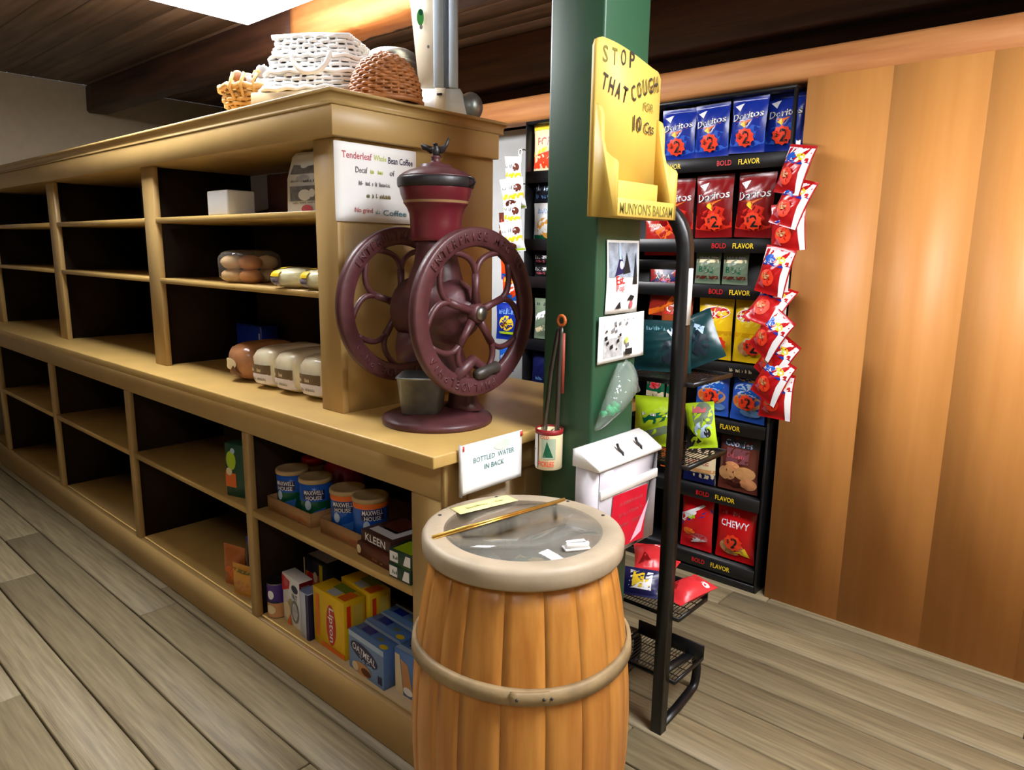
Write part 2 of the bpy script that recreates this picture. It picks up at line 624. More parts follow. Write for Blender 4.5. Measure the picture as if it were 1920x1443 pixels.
for i in range(0, len(xs), 2):
    b = MB(); b.box(PAINT_TOP, xs[i] + 0.002, xs[i + 1] - 0.002, OV, 0.459, 0.495, 0.5187, 0.003); b.build('shelf', t)

b = MB()
b.box(PAINT_TOP, SX0, 0, 0, 0.889, 0.880, H, 0.004, seg=2)
o = b.build('worktop')
tag(o, 'mustard painted wooden counter top carrying the grinder', 'counter top')

XB, YBK = -0.4973, 0.1092
DB = 0.716
t = thing('upper_bookcase', 'mustard painted open bookcase standing on the counter', 'bookcase', (0, 0, 0))
for xa, xb in [(-0.599, XB)] + [(q - 0.05, q + 0.05) for q in (-1.70, -2.82, -3.94)] + [(SX0, SX0 + 0.08)]:
    b = MB()
    b.box(PAINT, xa, xb, YBK, YBK + 0.022, H, 1.6555, 0.002)
    b.build('stile', t)
b = MB(); b.box(PAINT, XB - 0.02, XB - 0.0005, YBK + 0.022, DB, H, 1.6555); b.build('end_panel', t)
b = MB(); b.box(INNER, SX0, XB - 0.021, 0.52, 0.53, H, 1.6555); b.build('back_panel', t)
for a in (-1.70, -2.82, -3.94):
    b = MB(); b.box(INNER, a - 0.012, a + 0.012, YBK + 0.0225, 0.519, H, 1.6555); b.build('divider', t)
xs = [SX0, -3.955, -3.925, -2.835, -2.805, -1.715, -1.685, XB - 0.021]
for z0, z1 in ((1.450, 1.470), (1.229, 1.247)):
    for i in range(0, 8, 2):
        b = MB(); b.box(PAINT_TOP, xs[i], xs[i + 1], YBK + 0.0005, 0.519, z0, z1, 0.002); b.build('shelf', t)
b = MB()
b.box(PAINT, SX0, XB + 0.0216, YBK - 0.0216, DB + 0.005, 1.656, 1.7325, 0.002)
b.build('frieze', t)
# cornice: sloped cove then a thin top board
b = MB()
def cring(o, z):
    return [V((SX0, YBK - o, z)), V((XB + o, YBK - o, z)), V((XB + o, DB + o, z)), V((SX0, DB + o, z))]
b.rings([cring(0.012, 1.7325), cring(0.012, 1.7335), cring(0.0245, 1.734), cring(0.0245, 1.738), cring(0.0225, 1.739), cring(0.0235, 1.748), cring(0.026, 1.756), cring(0.0305, 1.7615), cring(0.033, 1.7618), cring(0.034, 1.7645), cring(0.034, 1.769), cring(0.032, 1.771)], PAINT, True, PAINT, PAINT)
b.build('cornice', t, 14)
CT = 1.771

# ================================================================== COFFEE GRINDER
GX, GY = -0.255, 0.245
t = thing('coffee_grinder', 'antique maroon cast iron coffee grinder with two large flywheels', 'coffee grinder', (GX, GY, H))
b = MB()
b.lathe(MAROON, [(0.148, 0.0), (0.150, 0.010), (0.147, 0.016), (0.132, 0.022), (0.118, 0.028), (0.10, 0.034), (0.06, 0.040)], seg=44)
b.build('base', t)
b = MB()
# pedestal column set back, flaring into the gearbox
def oval(cx, cy, z, rx, ry, n=24):
    return [V((cx + rx * math.cos(2 * PI * j / n), cy + ry * math.sin(2 * PI * j / n), z)) for j in range(n)]
b.rings([oval(0.045, 0.055, 0.036, 0.062, 0.05), oval(0.045, 0.055, 0.05, 0.045, 0.04), oval(0.043, 0.053, 0.10, 0.036, 0.032),
         oval(0.025, 0.035, 0.16, 0.042, 0.036), oval(0.0, 0.01, 0.205, 0.066, 0.055), oval(-0.005, 0, 0.24, 0.085, 0.072),
         oval(-0.005, 0, 0.30, 0.096, 0.084), oval(-0.005, 0, 0.36, 0.084, 0.074), oval(0, 0, 0.42, 0.062, 0.058), oval(0, 0, 0.46, 0.052, 0.052),
         oval(0, 0, 0.481, 0.060, 0.060)], MAROON, True, MAROON, MAROON)
# discharge spout over the pan
b.rings([oval(-0.045, -0.04, 0.24, 0.05, 0.04, 16), oval(-0.055, -0.05, 0.20, 0.04, 0.035, 16), oval(-0.06, -0.055, 0.165, 0.028, 0.026, 16)], MAROON, True, MAROON, MAROON)
# round grinding head on the right of the gearbox
mt = Matrix.Translation((0.0, 0, 0.30)) @ Matrix.Rotation(PI / 2, 4, 'Y')
b.lathe(MAROON, [(0.03, -0.125), (0.055, -0.12), (0.085, -0.09), (0.085, 0.07), (0.06, 0.11), (0.035, 0.12), (0.03, 0.14)], seg=28, mat=mt)
b.build('gearbox', t)
b = MB()
b.tube(STEEL, [(-0.165, 0, 0.303), (0.168, 0, 0.303)], 0.011, 12)
b.lathe(STEEL, [(0.012, 0), (0.018, 0.002), (0.018, 0.012), (0.008, 0.016)], seg=8, mat=Matrix.Translation((0.158, 0, 0.303)) @ Matrix.Rotation(PI / 2, 4, 'Y'))
b.lathe(STEEL, [(0.016, 0), (0.016, 0.014), (0.008, 0.018)], seg=8, mat=Matrix.Translation((-0.132, 0, 0.303)) @ Matrix.Rotation(PI / 2, 4, 'Y'))
b.build('axle', t)
# hopper
b = MB()
b.lathe(MAROON_S, [(0.064, 0.480), (0.066, 0.484), (0.0665, 0.49), (0.067, 0.525), (0.069, 0.548), (0.073, 0.558), (0.075, 0.563), (0.080, 0.570),
                   (0.0835, 0.5745), (0.0835, 0.5785), (0.0845, 0.581), (0.0905, 0.596), (0.0935, 0.611), (0.0935, 0.617)], seg=48,
        mats=[MAROON_S] * 8 + [GOLD, GOLD] + [MAROON_S] * 3)
b.build('hopper', t)
b = MB()
b.lathe(BLACKM, [(0.0945, 0.613), (0.0975, 0.615), (0.099, 0.622), (0.099, 0.634), (0.097, 0.638), (0.0935, 0.640)], seg=48, caps=False)
b.tube(BLACKM, [(0.091 + 0.02 * math.cos(a), 0.030, 0.627 + 0.011 * math.sin(a)) for a in [k * PI / 6 for k in range(12)]], 0.003, 6, closed=True)
b.build('rim_band', t)
b = MB()
b.lathe(MAROON, [(0.0965, 0.638), (0.092, 0.643), (0.082, 0.650), (0.070, 0.656), (0.056, 0.660), (0.045, 0.663), (0.041, 0.666), (0.040, 0.671), (0.028, 0.673),
                 (0.016, 0.675), (0.0115, 0.680), (0.0115, 0.688), (0.013, 0.691), (0.009, 0.694)], seg=44)
lid = b.build('lid', t)
# eagle finial: body leaning forward, two raised wings, fanned tail
b = MB()
EZ = 0.692
def eg(p):
    q = Matrix.Rotation(R(36), 4, 'Z') @ V(p)
    return V((q.x, q.y, q.z + EZ))
b.rings([[eg((r * math.cos(a), r * 0.9 * math.sin(a) + oy, z)) for a in [2 * PI * k / 12 for k in range(12)]]
         for r, oy, z in ((0.004, 0, 0.0), (0.008, 0, 0.004), (0.0115, 0.001, 0.012), (0.010, 0.002, 0.020), (0.006, 0.001, 0.026), (0.0065, -0.004, 0.030), (0.005, -0.009, 0.031), (0.0015, -0.016, 0.028))], BLACKM, True, BLACKM, BLACKM)
for sx, ln, top in ((-1, 0.040, 0.028), (1, 0.036, 0.044)):
    lo = [(0.004, 0.008), (0.015, 0.007), (0.024, 0.014), (ln * 0.86, top * 0.62), (ln, top), (ln * 0.88, top + 0.004), (0.022, 0.028), (0.010, 0.024), (0.003, 0.020)]
    ra, rb_ = [], []
    for u, v in lo:
        ra.append(eg((sx * u, 0.004 + 0.10 * u, v)))
        rb_.append(eg((sx * u, -0.003 + 0.16 * u, v)))
    b.rings([ra, rb_], BLACKM, True, BLACKM, BLACKM)
b.rings([[eg((x, 0.008, z)) for x, z in ((-0.003, 0.014), (0.003, 0.014), (0.010, 0.004), (0.0, 0.001), (-0.010, 0.004))], [eg((x, 0.022, z)) for x, z in ((-0.003, 0.010), (0.003, 0.010), (0.012, 0.0), (0.0, -0.002), (-0.012, 0.0))]], BLACKM, True, BLACKM, BLACKM)
b.build('eagle_finial', lid)
# flywheels
def wheel_mb():
    b = MB()
    RO, RI, hw = 0.211, 0.164, 0.0105
    n = 96
    sec = [(RO, -hw), (RO + 0.001, 0), (RO, hw), (RO - 0.005, hw + 0.003), (RI + 0.005, hw + 0.001), (RI, hw * 0.5), (RI, -hw * 0.5), (RI + 0.005, -hw - 0.001), (RO - 0.005, -hw - 0.003)]
    rings = [[V((x, r * math.cos(2 * PI * i / n), r * math.sin(2 * PI * i / n))) for r, x in sec] for i in range(n)]
    rings.append(rings[0])
    b.rings(rings, MAROON)
    mt = Matrix.Rotation(PI / 2, 4, 'Y')
    b.lathe(MAROON, [(0.016, -0.02), (0.024, -0.016), (0.026, 0.0), (0.024, 0.016), (0.016, 0.02)], seg=24, mat=mt)
    for k in range(5):
        a = PI / 2 + k * 2 * PI / 5
        def P(r, da):
            return V((0, r * math.cos(a + da), r * math.sin(a + da)))
        b.tube(MAROON, [P(0.02, 0), P(0.06, 0), P(0.098, 0)], [0.0125, 0.0095, 0.0105], 8, caps=True)
        for s in (-1, 1):
            pts = []
            c1, c2, c3, c4 = P(0.090, 0), P(0.128, s * 0.02), P(0.148, s * 0.18), P(0.170, s * 0.50)
            for q in range(11):
                u = q / 10
                pts.append(c1 * (1 - u) ** 3 + c2 * 3 * u * (1 - u) ** 2 + c3 * 3 * u * u * (1 - u) + c4 * u ** 3)
            b.tube(MAROON, pts, 0.0078, 8)
    # raised lettering round the rim, on the outer face
    word = 'ENTERPRISE MFG CO'
    for part, mid in ((word, PI / 2), ('PHILADELPHIA', -PI / 2 - 0.35)):
        st = 0.115
        for i, ch in enumerate(part):
            if ch == ' ':
                continue
            a = mid - (i - (len(part) - 1) / 2) * st
            C0 = V((hw + 0.0022, 0.1895 * math.cos(a), 0.1895 * math.sin(a)))
            rad = V((0, math.cos(a), math.sin(a)))
            tg = V((0, math.sin(a), -math.cos(a)))
            sf = plane_surf(C0, tg * -1, rad)
            # viewed from +X the letters run clockwise
            U = V((0, math.sin(a), -math.cos(a))) * -1
            pts, fcs, tw, th = text_mesh(ch)
            k = 0.021 / th
            W0 = rad
            U0 = W0.cross(V((1, 0, 0)))
            vs = [b.bm.verts.new(C0 + U0 * (x * k * 0.9) + W0 * (yv * k)) for x, yv in pts]
            vt = [b.bm.verts.new(v.co + V((0.0022, 0, 0))) for v in vs]
            for f in fcs:
                b.face([vt[q] for q in f], MAROON)
            ec = {}
            for f in fcs:
                for q in range(len(f)):
                    e = (f[q], f[(q + 1) % len(f)])
                    ec[e] = 1
            for (p, q) in list(ec):
                if (q, p) not in ec:
                    b.face([vs[p], vs[q], vt[q], vt[p]], MAROON)
    return b
w1 = wheel_mb().build('flywheel', t)
w1.location = (0.145, 0, 0.303)
w2 = w1.copy(); COL.objects.link(w2); w2.parent = t
w2.location = (-0.145, 0, 0.306)
b = MB()
HB = col('dark_turned_handle', 60, 54, 48, 0.4, 0.2)
b.lathe(MAROON, [(0.011, -0.03), (0.013, -0.02), (0.010, 0.0), (0.007, 0.004)], seg=16, mat=Matrix.Translation((0.0, -0.075, -0.158)) @ Matrix.Rotation(PI / 2, 4, 'Y'))
b.tube(MAROON, [(0.0, -0.075, -0.160), (0.003, -0.04, -0.135), (0.0, -0.012, -0.120), (-0.002, 0.03, -0.145), (0, 0.055, -0.172)], [0.014, 0.016, 0.015, 0.014, 0.012], 10)
b.lathe(HB, [(0.008, 0.0), (0.013, 0.006), (0.017, 0.03), (0.014, 0.06), (0.017, 0.08), (0.010, 0.088)], seg=18, mat=Matrix.Translation((0.010, -0.012, -0.158)) @ Matrix.Rotation(R(100), 4, 'X') @ Matrix.Rotation(R(180), 4, 'X'))
b.build('handle', w1)
# tin pan standing on the base
t = thing('tin_cup', 'square tapered tin pan on the grinder base', 'pan', (-0.258, 0.196, H + 0.034), R(40))
b = MB()
def sq(h, z, c=0.012):
    return [V((x, yv, z)) for x, yv in ((h - c, -h), (h, -h + c), (h, h - c), (h - c, h), (-h + c, h), (-h, h - c), (-h, -h + c), (-h + c, -h))]
b.rings([sq(0.048, 0.0), sq(0.050, 0.002), sq(0.060, 0.093), sq(0.063, 0.095), sq(0.063, 0.099), sq(0.059, 0.099), sq(0.049, 0.006)], TIN, True, TIN, TIN)
b.build('pan', t)
b = MB()
b.tube(TIN, [(0, -0.066, 0.085), (0, -0.075, 0.083), (0.0, -0.075, 0.060), (0, -0.0635, 0.055)], 0.003, 8)
b.build('finger_loop', t) if False else b.bm.free()

# ================================================================== SIGNS ON THE SHELVING
def sheet(mb, m, surf, u0, v0, u1, v1, th=0.002, curl=0.0, n=10):
    """Thin paper with thickness, following a surface function."""
    f = [[None] * (n + 1) for _ in range(n + 1)]
    k = [[None] * (n + 1) for _ in range(n + 1)]
    for j in range(n + 1):
        for i in range(n + 1):
            u, v = u0 + (u1 - u0) * i / n, v0 + (v1 - v0) * j / n
            f[j][i] = mb.bm.verts.new(surf(u, v, 0))
            k[j][i] = mb.bm.verts.new(surf(u, v, -th))
    for j in range(n):
        for i in range(n):
            mb.face([f[j][i], f[j][i + 1], f[j + 1][i + 1], f[j + 1][i]], m)
            mb.face([k[j][i], k[j + 1][i], k[j + 1][i + 1], k[j][i + 1]], m)
    for i in range(n):
        mb.face([k[0][i], k[0][i + 1], f[0][i + 1], f[0][i]], m)
        mb.face([f[n][i], f[n][i + 1], k[n][i + 1], k[n][i]], m)
        mb.face([k[i][0], f[i][0], f[i + 1][0], k[i + 1][0]], m)
        mb.face([f[i][n], k[i][n], k[i + 1][n], f[i + 1][n]], m)

b = MB()
sf0 = plane_surf((XB + 0.0035, 0.102, 1.440), (0, 1, 0), (0, 0, 1))
sf = lambda u, v, e=0.0: sf0(u, v, e + 0.002 + 0.002 * math.sin(u * 19) * math.sin(v * 9))
sheet(b, PAPER, sf, 0, 0, 0.283, 0.206, 0.0015)
b.art(sf, [('text', 'Tenderleaf', 0.072, 0.174, 0.018, REDINK, 0.098), ('text', 'Whole', 0.150, 0.174, 0.015, YGINK, 0.045),
           ('text', 'Bean Coffee', 0.224, 0.172, 0.018, NAVY, 0.090),
           ('text', 'Decaf', 0.085, 0.138, 0.016, GREYINK, 0.04), ('squig', 0.115, 0.131, 0.180, 0.012, YGINK, 3), ('text', "of", 0.192, 0.138, 0.015, GREYINK),
           ('squig', 0.075, 0.098, 0.190, 0.012, GREYINK, 5), ('squig', 0.095, 0.066, 0.180, 0.012, OLIVE, 8),
           ('text', 'No grind', 0.090, 0.030, 0.016, REDINK, 0.06), ('squig', 0.130, 0.023, 0.150, 0.012, TEALINK, 4), ('text', 'Coffee', 0.198, 0.028, 0.016, TEALINK, 0.085)])
o = b.build('paper_sign')
tag(o, 'white paper sign with coloured lettering on the bookcase end', 'sign')

t = thing('acrylic_sign', 'white paper sign hung from the counter edge above the barrel', 'sign', (0.006, 0.078, 0.800))
b = MB()
sf = plane_surf((0.004, 0, 0), (0, 1, 0), (0, 0, 1))
sheet(b, PAPER, sf, 0.0, 0.0, 0.214, 0.122, 0.002)
b.art(sf, [('text', 'BOTTLED  WATER', 0.112, 0.078, 0.013, TEALINK, 0.145), ('text', 'IN BACK', 0.112, 0.056, 0.013, TEALINK, 0.07), ('ell', 0.14, 0.10, 0.03, 0.012, M('pale_green_wash', (214, 234, 216), 0.7))])
b.build('paper', t)
b = MB()
b.box(M('clear_sleeve_edge', (214, 214, 216), 0.2), -0.001, 0.008, -0.004, 0.0, -0.002, 0.124)
b.box(M('red_tape', (206, 60, 40), 0.5), 0.0045, 0.007, 0.0, 0.007, 0.108, 0.120)
b.box(M('red_tape', (206, 60, 40), 0.5), 0.0045, 0.007, 0.207, 0.214, 0.108, 0.120)
b.build('sleeve_edge', t)

# ================================================================== BARREL
BX, BY = 0.232, 0.043
t = thing('barrel', 'honey coloured wooden barrel with a glass topped grey lid', 'barrel', (BX, BY, 0))
b = MB()
NS = 20
def brad(z):
    q = (z - 0.36) / 0.385
    return 0.238 - 0.044 * q * q
zs = [0.0, 0.02, 0.08, 0.16, 0.24, 0.32, 0.40, 0.48, 0.56, 0.64, 0.70, 0.754]
rb = random.Random(11)
ang = [0]
for i in range(NS):
    ang.append(ang[-1] + rb.uniform(0.8, 1.25))
ang = [a / ang[-1] * 2 * PI for a in ang]
for i in range(NS):
    a0, a1 = ang[i], ang[i + 1]
    g = 0.0022
    rings = []
    for z in zs:
        r = brad(z)
        pts = []
        for q in range(5):
            a = a0 + g / 2 + (a1 - a0 - g) * q / 4
            rr_ = r - (0.0005 if q in (0, 4) else 0)
            pts.append(V((rr_ * math.cos(a), rr_ * math.sin(a), z)))
        for q in range(4, -1, -1):
            a = a0 + g / 2 + (a1 - a0 - g) * q / 4
            pts.append(V(((r - 0.018) * math.cos(a), (r - 0.018) * math.sin(a), z)))
        rings.append(pts)
    b.rings(rings, OAK, True, OAK, OAK)
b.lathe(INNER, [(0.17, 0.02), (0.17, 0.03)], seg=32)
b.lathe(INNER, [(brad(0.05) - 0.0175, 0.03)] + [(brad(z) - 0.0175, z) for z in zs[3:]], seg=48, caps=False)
b.build('staves', t)
for z0, z1 in ((0.540, 0.572), (0.165, 0.197)):
    b = MB()
    n = 72
    rings = []
    for i in range(n + 1):
        a = 2 * PI * i / n
        d = 0.004 * math.sin(3 * a) if z0 > 0.3 else 0
        r0, r1 = brad(z0), brad(z1)
        rings.append([V(((r0 + 0.0005) * math.cos(a), (r0 + 0.0005) * math.sin(a), z0 + d)), V(((r0 + 0.009) * math.cos(a), (r0 + 0.009) * math.sin(a), z0 + 0.003 + d)),
                      V(((r1 + 0.010) * math.cos(a), (r1 + 0.010) * math.sin(a), z1 - 0.004 + d)), V(((r1 + 0.0005) * math.cos(a), (r1 + 0.0005) * math.sin(a), z1 + d))])
    b.rings(rings, HOOPW)
    # lapped joint of the hoop facing the aisle
    aj = R(-45)
    rings = []
    for i in range(7):
        a = aj + R(-9) + R(18) * i / 6
        rings.append([V(((r0 + 0.008) * math.cos(a), (r0 + 0.008) * math.sin(a), z0 + 0.004)), V(((r0 + 0.0135) * math.cos(a), (r0 + 0.0135) * math.sin(a), z0 + 0.006)),
                      V(((r1 + 0.0145) * math.cos(a), (r1 + 0.0145) * math.sin(a), z1 - 0.007)), V(((r1 + 0.009) * math.cos(a), (r1 + 0.009) * math.sin(a), z1 - 0.004))])
    b.rings(rings, HOOPW, True, HOOPW, HOOPW)
    for da in (R(-6), R(6), R(9.5)):
        a = aj + da
        c = V(((r0 + 0.0135) * math.cos(a), (r0 + 0.0135) * math.sin(a), (z0 + z1) / 2))
        b.blob(BLACKM, c, 0.003, amp=0, seg=8, n=6)
    b.build('hoop', t)
# lid ring
LZ0, LZ1, LR, LI = 0.754, 0.797, 0.212, 0.163
b = MB()
n = 80
sec = [(LR - 0.003, LZ0), (LR, LZ0 + 0.005), (LR + 0.001, LZ1 - 0.012), (LR - 0.004, LZ1 - 0.003), (LR - 0.012, LZ1), (LI + 0.006, LZ1 - 0.001), (LI, LZ1 - 0.005), (LI, LZ0)]
rings = [[V((r * math.cos(2 * PI * i / n), r * math.sin(2 * PI * i / n), z)) for r, z in sec] for i in range(n)]
rings.append(rings[0])
b.rings(rings, LIDW)
for a in (R(203), R(150), R(98), R(64)):
    b.blob(BLACKM, (0.192 * math.cos(a), 0.192 * math.sin(a), LZ1), 0.0045, amp=0, seg=8, n=6, squash=(1, 1, 0.4))
lid = b.build('lid_ring', t)
# hinge chord: runs front-left to back-right across the lid
h0, h1 = V((-0.092, -0.178, 0)), V((-0.037, 0.196, 0))
hd = (h1 - h0).normalized()
hn = V((hd.y, -hd.x, 0))       # towards the opening half
cd = h0.dot(hn)
def chord_disc(side, r, z, th, mat):
    pts = []
    for i in range(64):
        a = 2 * PI * i / 64
        p = V((r * math.cos(a), r * math.sin(a), 0))
        d = p.dot(hn) - cd
        if d * side < 0.002:
            p = p - hn * (d - side * 0.002)
            # keep inside the circle along the chord
            m = math.sqrt(max(r * r - (cd + side * 0.002) ** 2, 0))
            s = max(-m, min(m, p.dot(hd)))
            p = hn * (cd + side * 0.002) + hd * s
        pts.append((p.x, p.y))
    out = []
    for p in pts:
        if not out or (abs(p[0] - out[-1][0]) + abs(p[1] - out[-1][1])) > 1e-4:
            out.append(p)
    b = MB()
    b.prism(mat, out, V((0, 0, z)), V((1, 0, 0)), V((0, 1, 0)), th)
    return b
HAZY = CLEAR('hazy_plexiglass', (225, 222, 215), 0.5, (168, 150, 130), 0.2)
GLASSY = CLEAR('clear_plexiglass', (240, 240, 238), 0.22, (190, 190, 180), 0.06)
chord_disc(-1, LI + 0.004, LZ1 - 0.006, 0.004, HAZY).build('fixed_pane', t)
hp = chord_disc(1, LI + 0.004, LZ1 - 0.006, 0.004, GLASSY).build('hinged_pane', t)
b = MB()
hm = math.sqrt(0.195 ** 2 - cd * cd)
b.tube(BRASS, [hn * cd + hd * -hm + V((0, 0, LZ1 + 0.004)), hn * cd + hd * hm + V((0, 0, LZ1 + 0.003))], 0.0028, 8)
b.prism(BRASS, [(-hm, -0.005), (hm, -0.005), (hm, 0.005), (-hm, 0.005)], hn * cd + V((0, 0, LZ1 - 0.001)), hd, hn * -1, 0.0025) if hd.cross(hn * -1).z > 0 else b.prism(BRASS, [(-hm, -0.005), (hm, -0.005), (hm, 0.005), (-hm, 0.005)], hn * cd + V((0, 0, LZ1 - 0.001)), hd, hn, 0.0025)
b.build('brass_hinge', t)
b = MB()
mt = Matrix.Translation((0.148, -0.012, LZ1)) @ Matrix.Rotation(R(58), 4, 'Z')
b.box(WHITE, -0.026, 0.026, -0.012, 0.012, 0.0, 0.004, 0.001, mt)
b.box(WHITE, -0.024, 0.024, -0.010, -0.004, 0.004, 0.016, 0.002, mt)
b.box(WHITE, -0.020, 0.020, -0.010, 0.008, 0.012, 0.016, 0.002, mt)
b.build('pull_handle', hp)
# label stuck on the fixed pane
b = MB()
c0, c1 = V((0.041 - BX, 0.011 - BY, 0)), V((0.074 - BX, 0.165 - BY, 0))
sf = plane_surf(V((c0.x, c0.y, LZ1 + 0.0008)), (c1 - c0), V((c1.y - c0.y, -(c1.x - c0.x), 0)) * -1 if False else V((-(c1 - c0).y, (c1 - c0).x, 0)))
sheet(b, M('pale_yellow_label', (244, 238, 164), 0.5, var=0.04), sf, 0, -0.046, 0.158, 0.0, 0.0006)
b.art(sf, [('squig', 0.02, -0.028, 0.13, 0.014, M('faint_label_print', (206, 206, 130), 0.6), 6)])
b.build('label', t)
# goods inside
rb = random.Random(5)
cm = [col('candy_tan', 226, 200, 140, 0.4), col('candy_green', 120, 136, 112, 0.4), col('candy_grey', 176, 172, 158, 0.4), col('candy_dark', 60, 56, 50, 0.4)]
b = MB()
for i in range(70):
    a, r = rb.uniform(0, 2 * PI), 0.16 * math.sqrt(rb.random())
    b.blob(cm[rb.choice((0, 0, 1, 1, 2, 3, 3))], (BX + r * math.cos(a), BY + r * math.sin(a), 0.640 + rb.uniform(0, 0.03)), rb.uniform(0.02, 0.034), seed=i, amp=0.2, seg=8, n=6, squash=(1.3, 1, 0.8))
b.lathe(cm[3], [(0.186, 0.42), (0.200, 0.47), (0.190, 0.640)], (BX, BY, 0), 32)
o = b.build('loose_goods')
tag(o, 'loose goods seen dimly through the glass lid of the barrel', 'goods', kind='stuff')

# ================================================================== BAGS
def bag_surf(w, h, th, seed=0, seal=0.08, puff=0.62):
    f = _noise(seed)
    def surf(u, v, e=0.0, side=1):
        s = min(1.0, abs(2 * u / w))
        t = min(1.0, max(0.0, v / h))
        if t < seal or t > 1 - seal:
            q = 0.0
        else:
            q = math.sin(PI * (t - seal) / (1 - 2 * seal)) ** puff
        a = (1 - s ** 2.6) ** 0.8 * q
        wr = 0.0035 * f(9 * u / w, 5 * t) * (0.35 + a) * (1 - s ** 4)
        wr += 0.0018 * math.sin(u / w * 34 + seed) * (1 - s ** 4) * math.exp(-((t - seal) / 0.10) ** 2) + 0.0018 * math.sin(u / w * 30 + 2 * seed) * (1 - s ** 4) * math.exp(-((1 - seal - t) / 0.10) ** 2)
        nar = 1 - 0.05 * q
        return V((u * nar, -side * (th / 2 * a + wr * min(1, q * 2 + 0.25) + 0.0006 + e), v))
    return surf

def bag_mb(w, h, th, film, art, seed=0, back=None):
    b = MB()
    sf = bag_surf(w, h, th, seed)
    nu, nv = 14, 20
    for side in (1, -1):
        g = [[b.bm.verts.new(sf(-w / 2 + w * i / nu, h * j / nv, 0, side)) for i in range(nu + 1)] for j in range(nv + 1)]
        for j in range(nv):
            for i in range(nu):
                q = [g[j][i], g[j][i + 1], g[j + 1][i + 1], g[j + 1][i]]
                b.face(q if side == 1 else q[::-1], film if side == 1 else (back or film))
    bmesh.ops.remove_doubles(b.bm, verts=b.bm.verts[:], dist=0.0014) if False else None
    b.art(sf, art)
    return b, sf

def make_bag(name, label, cat, w, h, th, film, art, seed=0, sticker=None, group=None, loc=(0, 0, 0), rot=(0, 0, 0)):
    t = thing(name, label, cat, loc, 0, group)
    t.rotation_euler = rot
    b, sf = bag_mb(w, h, th, film, art, seed)
    b.build('pouch', t)
    if sticker:
        cu, cv, r = sticker
        b = MB()
        b.art(lambda u, v, e=0: sf(u, v, e * 3 + 0.0045), [('star', cu, cv, r * 1.15, r, ORED), ('text', '2', cu + 0.15 * r, cv, r * 1.25, BLACK, r * 0.85), ('text', '2', cu + 0.19 * r, cv, r * 1.25, BLACK, r * 0.85), ('text', '$', cu - 0.55 * r, cv + 0.1 * r, r * 0.6, BLACK)])
        b.build('price_sticker', t)
    return t

def dor(w, h, film, hi):
    return [('poly', [(-w * .5, h * .14), (w * .1, h * .09), (w * .5, h * .16), (w * .5, h * .42), (w * .12, h * .50), (-w * .5, h * .36)], hi),
            ('poly', [(-w * .32, h * .56), (-w * .05, h * .52), (0, h * .46), (w * .06, h * .53), (w * .34, h * .62), (w * .02, h * .56)], ORANGE),
            ('text', 'Doritos', 0.0, h * .655, h * .135, BLACK, w * .90, 0.12, 0.1), ('text', 'Doritos', 0.002, h * .66, h * .125, WINK, w * .86, 0.12, 0.1),
            ('poly', [(-w * .40, h * .84), (-w * .14, h * .88), (-w * .22, h * .74)], WINK),
            ('poly', [(-w * .16, h * .50), (w * .02, h * .42), (-w * .04, h * .56)], YEL),
            ('rect', -w * .46, h * .925, w * .46, h * .94, film, (8, 1))]
BAGY = 1.705
TIP_RED = col('chip_red_orange', 214, 40, 20)
DB2 = col('bright_blue_film', 50, 96, 200, 0.25)
g = 'blue tortilla chip bags on the top rack row'
k1 = make_bag('chip_bag', 'blue tortilla chip bag beside the yellow box, top rack row', 'chip bag', 0.150, 0.205, 0.045, DBLUE, dor(0.15, 0.205, DBLUE, DB2), 1, (0.0, 0.055, 0.036), g, (-0.382, BAGY, 1.738), (0, 0, R(4)))
dup(k1, 'middle blue tortilla chip bag of three on the top rack row', (-0.232, BAGY, 1.742), (0, R(-1), R(-3)))
dup(k1, 'third blue tortilla chip bag from the post, top rack row', (-0.082, BAGY - 0.012, 1.748), (0, R(2), R(-6)))
dup(k1, 'blue tortilla chip bag set back in the top right rack corner', (0.043, BAGY + 0.03, 1.75), (0, R(2), R(-2)))
g = 'red tortilla chip bags on the second rack row'
k2 = make_bag('chip_bag', 'dark red tortilla chip bag below the yellow box', 'chip bag', 0.160, 0.245, 0.05, DRED, dor(0.16, 0.245, DRED, TIP_RED), 2, (0.01, 0.062, 0.036), g, (-0.375, BAGY, 1.425), (0, 0, R(5)))
dup(k2, 'dark red tortilla chip bag in the middle of its row', (-0.202, BAGY, 1.43), (0, R(-1), 0))
dup(k2, 'dark red tortilla chip bag beside the hanging strip of bags', (-0.037, BAGY - 0.004, 1.43), (0, R(2), R(-8)))
k2l = make_bag('chip_bag', 'red and orange corn chip bag under the yellow box, behind the post', 'chip bag', 0.15, 0.16, 0.045, col('warm_red_film', 170, 34, 24, 0.25),
         [('poly', [(-.02, .10), (.06, .15), (.07, .10), (.02, .06)], ORANGE), ('text', 'CORN', -.02, .125, .014, CREAM, .06), ('poly', [(-.07, .02), (.06, .02), (.06, .05), (-.07, .06)], DRED), ('ell', .0, .05, .02, .012, YEL)], 4, None, None, (-0.44, BAGY, 1.355), (0, 0, R(6)))
